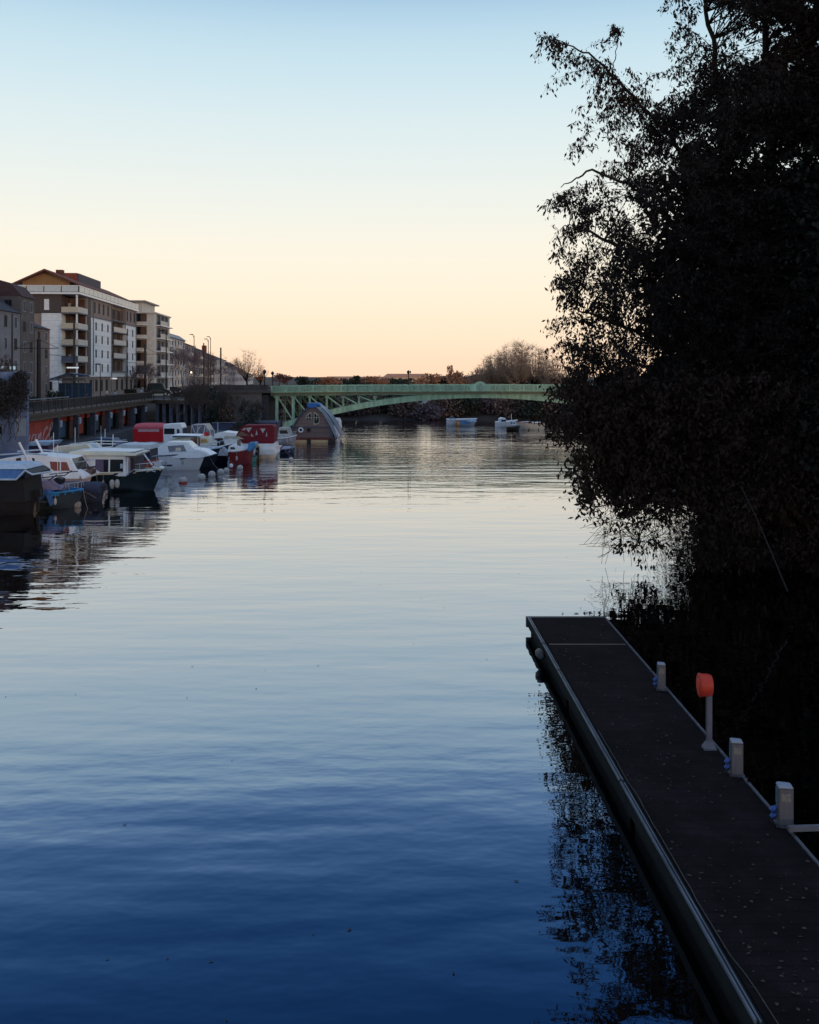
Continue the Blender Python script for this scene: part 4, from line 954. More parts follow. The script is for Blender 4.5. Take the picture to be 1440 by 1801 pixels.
m_ = t_.nodes.new('ShaderNodeMix'); m_.data_type = 'RGBA'; m_.blend_type = 'MULTIPLY'; m_.inputs[0].default_value = 1; t_.links.new(n_.outputs[0], r_.inputs[0]); t_.links.new(src, m_.inputs[6]); t_.links.new(r_.outputs[0], m_.inputs[7]); t_.links.new(m_.outputs[2], b_.inputs['Base Color'])
deckm.node_tree.nodes['Principled BSDF'].inputs['Specular IOR Level'].default_value = .12
alu = mat('scuffed_aluminium', (.13, .15, .18), .5, .5, 7, metal=.55, stretch=(1, .15, 1))
pt = empty('floating_pontoon', (4.3, 10, 0), 'long dark boarded pontoon with a metal edge running toward the camera', 'pontoon')
z0 = .4; KP = 1.015
def pl(y): return (3.43+(3.13-3.43)*(y/KP-10)/16.8)*KP-4.3
def prr(y): return (5.46+(5.28-5.46)*(y/KP-13.6)/13.2)*KP-4.3
def slab(name, fa, fb, y0, y1, za, zb, m_):
    y0 *= KP; y1 *= KP; a = MB(); a.add([(fa(y0), y0-10, za), (fb(y0), y0-10, za), (fb(y1), y1-10, za), (fa(y1), y1-10, za), (fa(y0), y0-10, zb), (fb(y0), y0-10, zb), (fb(y1), y1-10, zb), (fa(y1), y1-10, zb)],
        [(3,2,1,0),(4,5,6,7),(0,1,5,4),(1,2,6,5),(2,3,7,6),(3,0,4,7)]); return a.build(name, m_, pt)
slab('deck_boards', lambda y: pl(y)+.16, lambda y: prr(y)-.05, -2, 24.1, z0-.06, z0, deckm)
slab('end_deck', lambda y: pl(y)+.16, lambda y: prr(y)-.05, 24.16, 26.75, z0-.055, z0+.005, deckm)
slab('joint_strip', lambda y: pl(y)+.2, lambda y: prr(y)-.08, 24.105, 24.155, z0-.05, z0+.012, mat('joint_metal', (.10, .09, .08), .5))
dk = mat('wet_dark_side', (.008, .011, .011), .9, .4, 3, spec=.1)
slab('side_beam', lambda y: pl(y)+.0, lambda y: pl(y)+.15, -2, 26.75, z0-.16, z0-.005, dk)
for a_, b_ in ((-2, 3.9), (4, 9.9), (10, 15.9), (16, 21.9), (22, 24.1), (24.18, 26.8)):
    slab('edge_rail', lambda y: pl(y)+.03, lambda y: pl(y)+.06, a_, b_, z0-.02, z0+.035, alu)
    slab('edge_rail', lambda y: pl(y)+.085, lambda y: pl(y)+.108, a_, b_, z0-.02, z0+.022, alu)
    slab('right_edge', lambda y: prr(y)-.045, lambda y: prr(y), a_, b_, z0-.15, z0+.02, mat('dull_edge_metal', (.08, .085, .10), .5, .4, 5))
slab('end_beam', lambda y: pl(y)+.0, lambda y: prr(y), 26.76, 26.9, z0-.25, z0+.02, mat('end_beam_metal', (.05, .05, .055), .6, .3, 3))
for k in range(5):
    ya = -1.6+5.7*k; slab('float', lambda y: pl(y)+.10, lambda y: prr(y)-.1, ya, ya+5.4, -.3, z0-.17, mat('float_rubber', (.006, .007, .008), .9, .3, 3, spec=.1))
a = MB(); a.ell((pl(24)-.08, 14.1, .28), .12, .35, .10, 10, 8); a.build('corner_fender', blackm, pt, smooth=True)
# rope along the edge, leaves on the deck
a = MB(); rr_ = random.Random(3)
a.tube([(pl(y)+.17+.12*math.sin(max(0, min(1, (16-y)/8))*math.pi)*max(0, math.sin((y-8)*.9))+rr_.uniform(-.01, .01), y-10, z0+.02) for y in [5+.3*i for i in range(46)]], .007, 5)
o = a.build('edge_rope', mat('dirty_rope', (.05, .05, .045), .9, .4, 20)); o.location = pt.location; props(o, 'thin rope lying along the metal edge of the pontoon', 'rope')
rng = np.random.default_rng(8)
n = 760; cy_ = rng.uniform(2, 26, 40); cx_ = rng.uniform(0, 1, 40)**1.5; pick = rng.integers(0, 40, n)
yy = np.where(rng.uniform(size=n) < .55, cy_[pick]+rng.normal(0, .5, n), rng.uniform(2, 26.8, n)); xx = np.clip(np.where(rng.uniform(size=n) < .5, cx_[pick]+rng.normal(0, .10, n), rng.uniform(.02, .97, n)), .01, .98); yy = np.clip(yy, 1.5, 26.9)
C = np.stack([[pl(y)+.2+(prr(y)-pl(y)-.3)*x+4.3 for x, y in zip(xx, yy)], yy, np.full(n, z0+.012)], 1)
V = []
for c in C:
    t = rng.uniform(0, 6.28); l = .010+.036*rng.uniform()**2; w_ = l*rng.uniform(.3, .8); d = np.array([math.cos(t), math.sin(t), 0]); q = np.array([-math.sin(t), math.cos(t), 0])
    V += [c-d*l, c+q*w_+[0, 0, .008], c+d*l*.8, c-q*w_*rng.uniform(.5, 1)]
me = np_mesh('fallen_leaves', np.array(V), np.arange(4*n).reshape(-1, 4), mat('dead_leaf', (.034, .025, .018), .8, .5, 2))
props(link('fallen_leaves', me), 'dead brown leaves scattered over the pontoon boards', 'leaves', kind='stuff')
# service posts
postm = mat('grey_post', (.10, .097, .115), .7, .2, 8, stretch=(3, 3, .6)); postw = mat('post_cap', (.20, .24, .31), .6, .1, 4); blue_s = mat('blue_socket', (.012, .055, .24), .4, .2, 5)
def service_post(x, y, h, wd, label):
    e = empty('service_post', (x, y, z0), label, 'service post', 'service posts on the pontoon', rz=R(-8))
    a = MB(); a.box(-wd*.5, wd*.5, -wd*.42, wd*.42, .012, h*.93); a.build('housing', postm, e, bevel=.018)
    a = MB(); a.loft([[(-wd*.52, -wd*.45, h*.93), (wd*.52, -wd*.45, h*.93), (wd*.52, wd*.45, h*.93), (-wd*.52, wd*.45, h*.93)], [(-wd*.45, -wd*.36, h), (wd*.38, -wd*.36, h*.985), (wd*.38, wd*.36, h*.985), (-wd*.45, wd*.36, h)]]); a.build('cap', postw, e, bevel=.01)
    a = MB(); a.box(-wd*.535, -wd*.503, -wd*.3, wd*.3, h*.5, h*.9); a.build('sky_lit_side', mat('sky_lit_teal', (.05, .12, .17), .5), e)  # blue sky light on the left face, put in as a teal plate
    for zz in (.22, .38):
        a = MB(); a.tube([(-wd*.5, 0, h*zz+.02), (-wd*.75, -.01, h*zz), (-wd*.92, -.02, h*zz-.03)], [.035, .042, .03], 10); a.build('socket', blue_s, e)
    a = MB(); a.box(-wd*.30, wd*.30, -wd*.435, -wd*.418, h*.62, h*.80); a.build('notice_plate', mat('worn_plate', (.16, .15, .14), .6, .4, 14), e)
    a = MB(); a.tube([(-wd*.8, 0, h*.22), (-wd*.9, -.02, .05), (-wd*.4, -wd*.8, .02), (wd*.8, -wd*.9, .018)], .008, 5); a.build('cable', blackm, e)
    a = MB(); a.box(-wd*.62, wd*.62, -wd*.55, wd*.55, 0, .014); a.build('foot_plate', mat('dull_edge_metal', (.08, .085, .10)), e)
    return e
for (px, pb, ptp, wpx, lab) in [(1162, 1213, 1165, 14, 'smallest and farthest grey service post near the pontoon end'), (1294, 1362, 1300, 21, 'grey service post between the orange lifebuoy stand and the nearest post'), (1379, 1450, 1378, 26, 'nearest and tallest grey service post with blue sockets')]:
    D = (CH-z0)*F/(pb-HY); service_post((px-CX)/F*D, D, (pb-ptp)/F*D, wpx/F*D, lab)
D = (CH-z0)*F/(1317-HY); x = (1246-CX)/F*D
e = empty('lifebuoy_stand', (x, D, z0), 'orange drum shaped lifebuoy housing on a grey post', 'lifebuoy stand')
gp_ = mat('galvanised_post', (.09, .10, .14), .5, .2, 6)
a = MB(); a.box(-.05, .05, -.035, .035, .1, 1.2); a.build('post', gp_, e, bevel=.01)
a = MB(); a.loft([[(-.11, -.09, 0), (.11, -.09, 0), (.11, .09, 0), (-.11, .09, 0)], [(-.11, -.09, .03), (.11, -.09, .03), (.11, .09, .03), (-.11, .09, .03)], [(-.05, -.037, .14), (.05, -.037, .14), (.05, .037, .14), (-.05, .037, .14)]]); a.build('foot', gp_, e)
orange = mat('orange_plastic', (.36, .026, .009), .55, .15, 6)
ax = Vector((-1, .08, 0)).normalized(); c0 = Vector((-.07, 0, 1.13))
a = MB(); a.tube([c0-ax*.12, c0-ax*.11, c0-ax*.05, c0+ax*.08, c0+ax*.10, c0+ax*.12], [.14, .175, .195, .20, .202, .185], 24); a.build('housing', orange, e, smooth=True)
a = MB(); a.tube([c0+ax*.088, c0+ax*.102], [.212, .212], 24); a.build('rim', orange, e, smooth=True)
a = MB(); a.tube([c0+ax*.115, c0+ax*.132], [.12, .10], 20); a.build('cover_boss', mat('orange_boss', (.5, .04, .01), .5), e, smooth=True)
# mooring arm to the bank
e = empty('mooring_boom', (5.44, 14.3, 0), 'slim grey steel arm linking the pontoon to the right bank', 'mooring boom')
a = MB(); a.beam((0, 0, .5), (7.6, .3, .62), .07, .07); a.build('arm', mat('arm_steel', (.10, .10, .12), .5, .3, 5), e)
a = MB(); a.box(7.4, 7.8, .1, .5, -.3, .75); a.build('anchor_block', concrete, e)
# ------------------------------------------------------------------ right bank trees
def Pn(px, py, D): return np.array(P(px, py, D))
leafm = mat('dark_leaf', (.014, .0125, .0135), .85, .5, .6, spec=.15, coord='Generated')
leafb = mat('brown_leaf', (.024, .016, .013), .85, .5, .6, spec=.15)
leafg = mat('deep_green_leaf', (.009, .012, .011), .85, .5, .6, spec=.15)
EDGE = [(-300, 1215), (-100, 1200), (0, 1205), (50, 1212), (95, 1200), (135, 1190), (180, 1172), (225, 1145), (270, 1110), (315, 1045), (345, 985), (380, 1010), (410, 1000), (450, 1015), (500, 1000),
        (545, 1005), (600, 1010), (640, 1000), (680, 985), (720, 975), (760, 970), (800, 985), (850, 1010), (890, 1030), (930, 1060), (960, 1110), (990, 1200)]
ey = [e_[0] for e_ in EDGE]; ex = [e_[1] for e_ in EDGE]
def edge(py): return np.interp(py, ey, ex)
def chain(pts, n=10):
    out = []
    for a_, b_ in zip(pts, pts[1:]):
        for k in range(n): out.append(a_+(b_-a_)*k/n)
    out.append(pts[-1]); return out
def limb(mb, pts, r0, r1, rng, n=8):
    c = chain(pts, n)
    c = [p+rng.normal(0, .045, 3)*(0 if i in (0, len(c)-1) else 1) for i, p in enumerate(c)]
    mb.tube(c, [r0+(r1-r0)*i/(len(c)-1) for i in range(len(c))], 7); return c
def crown_tree(name, label, base, limbs, sampler, nclump, per, size, m_, seed, rad=.38, droop=.7, cat='tree', twigr=.012, trunkr=.35, extra=None, group=None, maxtwig=3.0):
    rng = np.random.default_rng(seed); e = empty(name, base, label, cat, group); bv = np.array(base)
    mb = MB(); sk = []
    for i, (pts, r0, r1) in enumerate(limbs):
        sk += limb(mb, [np.array(p)-bv for p in pts], r0, r1, rng)
    mb.build('trunk', bark, e, smooth=True)
    sk = np.array(sk[0:]); Cl = sampler(rng, nclump)-bv
    segs = []; CC = []
    for c in Cl:
        d = np.linalg.norm(sk-c, axis=1)+np.maximum(0, sk[:, 2]-c[2]+.3)*.6
        k = sk[np.argmin(d)]; v = c-k; ln = np.linalg.norm(v)
        if ln > maxtwig: k = c-v/ln*maxtwig*rng.uniform(.6, 1)
        mid = (k+c)/2+rng.normal(0, .12*min(ln, 2), 3)+[0, 0, .12*min(ln, 2)]
        segs += [(k, mid, twigr*2.0, twigr*1.3), (mid, c, twigr*1.3, twigr*.6)]
        for _ in range(4):
            t = c+rng.normal(0, rad*.9, 3)+[0, 0, -rad*.3]; segs.append((mid+(c-mid)*rng.uniform(.3, 1), t, twigr*.6, twigr*.35))
            q = rng.uniform(0, 1, per//5)[:, None]; CC.append(c+(t-c)*q*1.15+rng.normal(0, .09, (per//5, 3)))
        CC.append(c+rng.normal(0, rad, (per//5, 3)))
    link('branches', seg_mesh('branches', segs, bark), e)
    CC = np.concatenate(CC)
    if extra is not None: CC2 = extra(rng)-bv; link('inner_leaves', leaf_mesh('inner_leaves', CC2, size*2.2, m_, rng, .2, .7), e)
    link('leaves', leaf_mesh('leaves', CC, size, m_, rng, droop), e); return e
def sparse(px, py):
    g_ = lambda x, y, sx, sy, k: k*np.exp(-((px-x)/sx)**2-((py-y)/sy)**2)
    return np.clip(1-g_(1230, 20, 60, 90, .55)-g_(1330, 60, 160, 60, .8)-g_(1400, 270, 90, 45, .8)-g_(1130, 400, 80, 70, .45)-g_(1080, 320, 70, 50, .5)-g_(1150, 620, 60, 40, .5)-g_(1300, 555, 60, 15, .5)-.55*np.clip(np.sin(px*.045+2*np.sin(py*.021))*np.sin(py*.052+1.7*np.sin(px*.019))*1.8-.35, 0, 1), .05, 1)
def sampler_main(y0, y1, xmax, d0, d1, inset=0, soft=70):
    def f(rng, n):
        out = []
        while len(out) < n:
            py = rng.uniform(y0, y1); lob = 22*math.sin(py*.047+1)+14*math.sin(py*.11)
            xl_ = edge(py)+lob*.6+inset; px = rng.uniform(xl_, xmax)
            dd = (px-xl_)/soft
            if rng.uniform() > sparse(px, py)*min(1, .28+dd*.5): continue
            D = rng.uniform(d0, d1) if dd > 1.2 else rng.uniform((d0+d1)/2-2.2, (d0+d1)/2+2.2)
            out.append(Pn(px, py, D))
        return np.array(out)
    return f
B0 = Pn(1372, 985, 39.5); B0[2] = .3
F1 = Pn(1330, 760, 39.0); F2 = Pn(1262, 420, 38.3); F3 = Pn(1195, 265, 38)
limbs = [([B0, F1, F2, F3], .42, .11), ([F3, Pn(1118, 175, 38), Pn(1035, 95, 38), Pn(955, 64, 38)], .085, .014), ([Pn(1075, 135, 38), Pn(1085, 75, 38), Pn(1078, 45, 38)], .022, .008),
         ([F1, Pn(1360, 420, 40), Pn(1345, 120, 41), Pn(1330, -200, 41)], .32, .06), ([F2, Pn(1270, 180, 38.5), Pn(1235, 0, 38.5), Pn(1225, -180, 39)], .16, .03),
         ([Pn(1300, 600, 38.6), Pn(1180, 480, 37.5), Pn(1060, 420, 37), Pn(1000, 395, 37)], .14, .02), ([F2, Pn(1140, 340, 37), Pn(1040, 300, 36.6), Pn(985, 330, 36.6)], .10, .015),
         ([Pn(1310, 690, 38.8), Pn(1180, 610, 38), Pn(1060, 560, 38), Pn(1005, 540, 38)], .14, .02), ([Pn(1318, 720, 38.8), Pn(1180, 700, 38), Pn(1060, 690, 37), Pn(985, 680, 37)], .13, .02),
         ([Pn(1350, 500, 40), Pn(1420, 300, 40), Pn(1480, 50, 40)], .14, .03), ([Pn(1340, 650, 40), Pn(1450, 520, 40), Pn(1530, 380, 40)], .12, .03)]
def inner(y0, y1, xmax, d0, d1, n, inset):
    def f(rng):
        py = rng.uniform(y0, y1, n*3); px = edge(py)+inset+rng.uniform(0, 1, n*3)*(xmax-edge(py)-inset); D = rng.uniform(d0, d1, n*3)
        k = rng.uniform(size=n*3) < sparse(px, py)**1.5*np.clip((px-edge(py)-inset)/90, .15, 1); k &= np.cumsum(k) <= n
        px, py, D = px[k], py[k], D[k]; return np.stack([(px-CX)/F*D, D, CH-(py-HY)/F*D], 1)
    return f
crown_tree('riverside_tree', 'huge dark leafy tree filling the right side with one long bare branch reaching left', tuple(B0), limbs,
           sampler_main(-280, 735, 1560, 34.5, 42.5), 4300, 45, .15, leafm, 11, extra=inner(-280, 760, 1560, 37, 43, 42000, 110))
# sprays on the long branch
rng = np.random.default_rng(5)
segs = []; CC = []; br0 = [np.array(p) for p in (F3, Pn(1118, 175, 38), Pn(1035, 95, 38), Pn(955, 64, 38))]; c_ = chain(br0, 10)
def spray(a_, b_, n, drop=.25):
    v = b_-a_; pr_p = a_
    for i in range(1, 7):
        q = a_+v*i/6+np.array([0, 0, .10*math.sin(i/6*3.14)*np.linalg.norm(v)])+rng.normal(0, .03, 3); segs.append((pr_p, q, .014-.0016*i, .0124-.0016*i)); pr_p = q
        for _ in range(n):
            t = q+rng.normal(0, .13, 3)+[0, 0, -drop*rng.uniform(.1, .9)]; segs.append((q, t, .006, .004)); CC.append(t)
            CC.append(t+rng.normal(0, .05, 3)); CC.append(q+rng.normal(0, .07, 3))
for a_, b_, n in [((1160, 215), (1005, 250), 7), ((1150, 205), (1010, 215), 6), ((1118, 175), (1020, 190), 7), ((1105, 165), (1000, 268), 7), ((1060, 120), (960, 152), 6), ((1050, 112), (985, 105), 5), ((1000, 80), (950, 62), 6), ((985, 74), (970, 95), 4),
                  ((1085, 75), (1045, 75), 3), ((1078, 50), (1078, 46), 4), ((1082, 60), (1085, 52), 4), ((1140, 190), (1105, 125), 6), ((1170, 230), (1090, 300), 8), ((1180, 240), (1125, 150), 8), ((1190, 255), (1060, 320), 8), ((1125, 180), (1065, 235), 7), ((1185, 90), (1176, 75), 3), ((1230, 60), (1185, 60), 6), ((1220, 30), (1195, 20), 5),
                  ((1030, 380), (978, 345), 5), ((1025, 400), (985, 405), 5), ((1020, 480), (968, 498), 4), ((1020, 540), (978, 520), 5), ((1020, 560), (972, 570), 4), ((1020, 620), (985, 600), 5), ((1010, 690), (962, 690), 6), ((1040, 330), (970, 350), 5), ((1050, 260), (1008, 262), 4)]:
    spray(Pn(*a_, 38), Pn(*b_, 38+rng.uniform(-.8, .8)), n)
for k in range(3, len(c_)-1):      # drooping sprays all along the long branch
    t_ = k/len(c_)
    for q in range(2 if t_ < .55 else (1 if k % 2 else 0)):
        a_ = c_[k]; ln_ = (1.7-1.2*t_)*rng.uniform(.6, 1.2); side = -1 if q == 0 else rng.choice([-1, 1])
        spray(a_, a_+np.array([-.75*ln_*rng.uniform(.5, 1.2), rng.normal(0, .5), side*ln_*.55]), int(rng.integers(2, 5)), .4)
for k in range(46):                 # loose wisps round the upper edge of the crown
    py = rng.uniform(-40, 660); px = edge(py)+rng.uniform(0, 60); a_ = Pn(px, py, 37.8+rng.uniform(-1, 1)); ln_ = rng.uniform(.7, 1.7)
    spray(a_, a_+np.array([-ln_*rng.uniform(.5, 1), rng.normal(0, .4), ln_*rng.uniform(-.7, .35)]), int(rng.integers(3, 6)), .35)
root = [o for o in S.objects if o.name.startswith('riverside_tree')][0]; bv = np.array(B0)
link('outer_twigs', seg_mesh('outer_twigs', [(a_-bv, b_-bv, r0, r1) for a_, b_, r0, r1 in segs], bark), root)
link('outer_leaves', leaf_mesh('outer_leaves', np.array(CC)-bv, .15, leafb, rng, .9, .42), root)
# low overhanging tree
B1 = Pn(1330, 985, 38.5); B1[2] = .3
lim2 = [([B1, Pn(1270, 860, 37), Pn(1160, 790, 36), Pn(1010, 770, 35.5)], .22, .02), ([Pn(1250, 850, 36.8), Pn(1150, 880, 35.6), Pn(1040, 890, 35)], .10, .015), ([Pn(1250, 850, 36.8), Pn(1160, 900, 35.4), Pn(1080, 940, 34.6)], .06, .012),
        ([Pn(1280, 870, 37), Pn(1180, 720, 36.5), Pn(1010, 720, 36)], .14, .02), ([B1, Pn(1390, 860, 38), Pn(1480, 760, 38)], .18, .03), ([Pn(1390, 860, 38), Pn(1470, 930, 37)], .1, .03)]
def low_sampler(rng, n):
    out = []
    while len(out) < n:
        py = rng.uniform(655, 985); xl_ = edge(py)+12*math.sin(py*.09); px = rng.uniform(xl_, 1580); dd = (px-xl_)/60
        p_ = min(1, .35+dd*.5)
        p_ *= 1-.93*math.exp(-((px-1170)/75)**2-((py-930)/38)**2); 
        if py > 885 and px < 1225: p_ *= .4
        if rng.uniform() > p_: continue
        out.append(Pn(px, py, rng.uniform(34.5, 37.5) if dd < 1.5 else rng.uniform(34, 40)))
    return np.array(out)
def low_inner(rng):
    n = 30000; py = rng.uniform(690, 990, n); px = edge(py)+60+rng.uniform(0, 1, n)*(1580-edge(py)-60); D = rng.uniform(36, 40.5, n)
    k = (1-np.exp(-((px-1165)/100)**2-((py-935)/58)**2)*1.25) > rng.uniform(size=n); k &= ~((py > 850) & (px < 1235))
    px, py, D = px[k], py[k], D[k]; return np.stack([(px-CX)/F*D, D, CH-(py-HY)/F*D], 1)
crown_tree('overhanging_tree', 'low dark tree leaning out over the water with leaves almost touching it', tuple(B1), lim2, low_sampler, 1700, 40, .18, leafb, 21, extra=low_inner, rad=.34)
# trailing bare twigs under it
segs = []
for _ in range(260):
    p = Pn(rng.uniform(1060, 1260), rng.uniform(880, 960), rng.uniform(34, 37.5))-np.array(B1); d = np.array([rng.normal(-.4, .5), rng.normal(0, .4), rng.normal(-.5, .35)]); d /= np.linalg.norm(d)
    for i in range(5):
        d = d+rng.normal(0, .12, 3)+[0, 0, .05]; d /= np.linalg.norm(d); q = p+d*rng.uniform(.12, .3)
        if q[2]+B1[2] < .05: break
        segs.append((p, q, .009, .007)); p = q
link('trailing_twigs', seg_mesh('trailing_twigs', segs, bark), [o for o in S.objects if o.name.startswith('overhanging_tree')][0])
# dark mass behind on the bank
def back_tree(label, x, D, h, wd, seed, n=24000, size=.3, g_='dark trees on the right bank', m_=leafg):
    rng = np.random.default_rng(seed); e = empty('bank_tree', (x, D, .6), label, 'tree', g_)
    mb = MB(); limb(mb, [np.array((0, 0, -.3)), np.array((rng.normal(0, .3), 0, h*.5)), np.array((rng.normal(0, .8), 0, h*.85))], .35, .08, rng)
    for k in range(5):
        a_ = rng.uniform(0, 6.28); z = h*rng.uniform(.2, .6); limb(mb, [np.array((0, 0, z)), np.array((math.cos(a_)*wd*.3, math.sin(a_)*wd*.3, z+h*.2))], .14, .04, rng, 4)
    mb.build('trunk', bark, e, smooth=True)
    cl = []
    while len(cl) < 60:
        v = rng.uniform(-1, 1, 3)
        if np.linalg.norm(v) < 1: cl.append([v[0]*wd/2, v[1]*wd/2, h*.54+v[2]*h*.46])
    cl = np.array(cl); C = cl[rng.integers(0, 60, n)]+rng.normal(0, wd*.10, (n, 3))*[1, 1, 1.2]; C = C[C[:, 2] > .05]
    link('leaves', leaf_mesh('leaves', C, size, m_, rng, .3, .6), e); return e
back_tree('dark tree on the right bank behind the huge leafy one', 17.5, 46, 15.5, 10, 31, 45000, .26)
back_tree('lower dark tree on the right bank at the edge of the photo', 18, 33, 17, 8.5, 32, 60000, .2)
back_tree('dark bank tree standing far right past the overhanging one', 24, 55, 20, 12, 33)
back_tree('dark tree nearest the pontoon on the right bank', 19.0, 23, 15, 8, 34, 30000, .22)
back_tree('hidden bank tree at the right end of the bridge, raised to block the sun', 30.0, 88, 17, 13, 35)  # this and the next two hidden trees are raised to block the sun
back_tree('hidden bank tree between the bridge end and the huge leafy tree, raised to block the sun', 27, 68, 18, 13, 36)
back_tree('hidden bushy tree by the right bridge abutment, raised to block the sun', 40, 112, 15, 14, 37)
a = MB(); pts = [Pn(1302, 855, 31), Pn(1328, 908, 30.4), Pn(1355, 970, 29.8), Pn(1384, 1040, 29.2)]
fb = empty('leaning_dead_branch', tuple(pts[-1]), 'thin pale leaning dead branch in front of the dark leaves at the right', 'branch')
pts = [p-np.array(fb.location) for p in pts]; a.tube(chain(pts, 4), [.012+.001*i for i in range(13)], 6); a.build('stem', mat('pale_bark', (.015, .015, .017), .9, .3, 5), fb)


# ------------------------------------------------------------------ bare trees, bushes
def bare_tree(name, label, px, D, zb, h, seed, m_=twig, spread=.5, up=.2, depth=5, r=.13, group='bare trees', kids=3, tr=None, cat='tree', minr=.012, w_=1.0):
    rng = np.random.default_rng(seed); e = empty(name, ((px-CX)/F*D, D, zb), label, cat, group); segs = []
    grow(rng, np.array([0., 0, 0]), np.array([0, 0, 1.]), h*.30, r, depth, segs, kids, spread, up, .74)
    top = max(s[1][2] for s in segs); k = h/top
    segs = [(a_*[k*w_, k*w_, k], b_*[k*w_, k*w_, k], max(r0, minr), max(r1, minr)) for a_, b_, r0, r1 in segs]
    tk = [s for s in segs if s[2] > r*.45]; tw = [s for s in segs if s[2] <= r*.45]
    link('trunk', seg_mesh('trunk', tk, tr or bark, 6), e); link('crown', seg_mesh('crown', tw, m_, 3), e); return e
bt = bare_tree
bt('bare_street_tree', 'bare tree with tangled twigs above the concrete wall at the left edge', 14, 72, 4.05, 4.6, 41, group='bare street trees', spread=.7, r=.10, w_=.8)
for i, (px, D, h, lab) in enumerate([(236, 138, 4.6, 'pale bare tree in front of the gap between the apartment blocks'), (262, 147, 5.2, 'bare tree before the beige block behind the parked van'), (306, 175, 8.5, 'tall purplish bare tree before the first row house'), (322, 190, 9, 'bare reddish tree before the lilac row house'), (340, 205, 9.5, 'bare tree midway along the row of houses'), (357, 225, 9, 'bare tree just left of the red chimney house'), (372, 250, 8.5, 'bare tree under the red chimney'), (396, 290, 8, 'bare tree past the red chimney along the street')]):
    bt('bare_street_tree', lab, px, D, 4.05, h, 50+i, m_=mat('purple_twigs', (.17, .125, .14), .95, .3, 3), group='bare street trees', spread=.55, minr=.012, r=.10, depth=5)
for i, (px, D, h, lab) in enumerate([(490, 260, 6.6, 'rounded bare shrub tree above the left end of the bridge'), (506, 270, 6.2, 'low bare shrub tree right beside the rounded one above the bridge')]):
    bt('bare_shrub_tree', lab, px, D, 3.6, h-2.2, 63+i, m_=mat('reddish_twigs', (.20, .09, .08), .95, .3, 3), spread=.8, minr=.04, w_=1.5)
# skyline trees
def broom(name, label, px, D, zb, h, wd, seed, m_=twigw, n=46, group=None, fan=1.0, r=.05):
    rng = np.random.default_rng(seed); e = empty(name, ((px-CX)/F*D, D, zb), label, 'tree', group); seg = []; tk = [((0, 0, 0), (0, 0, h*.22), .32, .24)]
    for k in range(n):
        a_ = rng.uniform(0, 6.28); q = math.sqrt(rng.uniform(0, 1)); top = h*math.sqrt(max(.12, 1-.72*q*q))*rng.uniform(.93, 1.02)
        p0 = np.array([0, 0, h*rng.uniform(.08, .24)]); p3 = np.array([math.cos(a_)*q*wd/2, math.sin(a_)*q*wd/2, top])
        c1 = p0+np.array([p3[0]*.75, p3[1]*.75, h*.22*fan]); pr_p = p0
        for i in range(1, 9):
            t = i/8; p = (1-t)**2*p0+2*t*(1-t)*c1+t*t*p3+rng.normal(0, .07, 3)
            rr = r*(1-t)*2.2+.018; (tk if i < 3 else seg).append((pr_p, p, rr+.02, rr))
            if i > 2:
                for _ in range(11):
                    d = np.array([rng.normal(0, .75), rng.normal(0, .75), rng.uniform(.1, 1.2)]); ln = h*.085*rng.uniform(.5, 1.3)
                    m1 = p+d*ln*.6; seg.append((p, m1, .020, .014)); seg.append((m1, m1+(d+rng.normal(0, .3, 3))*ln*.6, .015, .010))
            pr_p = p
    link('trunk', seg_mesh('trunk', tk, bark, 6), e); link('crown', seg_mesh('crown', seg, m_, 3), e); return e
for i, (px, D, h, wd, lab) in enumerate([(866, 225, 9.2, 8, 'leftmost bare tree of the large clump over the bridge'), (890, 220, 10.6, 8.5, 'rounded bare tree second in the clump over the bridge'), (914, 215, 11.6, 9.5, 'tallest upright bare tree of the clump over the bridge'), (941, 222, 11.2, 8, 'bare tree at the right of the clump beside the dark leaves'), (850, 240, 6.5, 8, 'low bushy bare tree in front of the clump over the bridge'), (975, 215, 8, 9, 'bare tree half hidden by the dark leaves over the bridge end')]):
    broom('bare_river_tree', lab, px, D, 2.6, h, wd, 70+i, group='bare trees above the bridge')
broom('bare_tall_tree', 'tall fine bare tree against the peach sky left of the bridge', 435, 330, 4, 12, 9.5, 61, n=22)
broom('bare_small_tree', 'smaller bare tree right of the tall fine one left of the bridge', 459, 330, 4, 6.5, 6, 62, n=20, m_=mat('warm_twigs', (.30, .13, .07), .95, .3, 3))
def leafy(name, label, px, D, zb, h, wd, m_, seed, n=1500, size=.6, cone=False, group=None, cat='tree', nc=16):
    rng = np.random.default_rng(seed); e = empty(name, ((px-CX)/F*D, D, zb), label, cat, group)
    mb = MB(); mb.tube([(0, 0, -.3), (0, 0, h*.3), (0, 0, h*.7)], [wd*.05+.08, wd*.04+.05, .05], 6); 
    for k in range(4): t = rng.uniform(0, 6.28); mb.tube([(0, 0, h*.25), (math.cos(t)*wd*.3, math.sin(t)*wd*.3, h*.55)], [.1, .03], 5)
    mb.build('trunk', bark, e)
    t = rng.uniform(0, 1, nc); a_ = rng.uniform(0, 6.28, nc)
    rr_ = (wd/2*(1-t)*.8) if cone else wd/2*np.sqrt(np.clip(1-(2*t-1)**2, 0, 1))*rng.uniform(.3, .8, nc)
    cl = np.stack([rr_*np.cos(a_), rr_*np.sin(a_), h*(.15+.8*t)], 1)
    C = cl[rng.integers(0, nc, n)]+rng.normal(0, 1, (n, 3))*[wd*.12, wd*.12, h*.09]; C[:, 2] = np.clip(C[:, 2], 0.05, h*1.03)
    link('crown', leaf_mesh('crown', C, size, m_, rng, .1, .7), e); return e
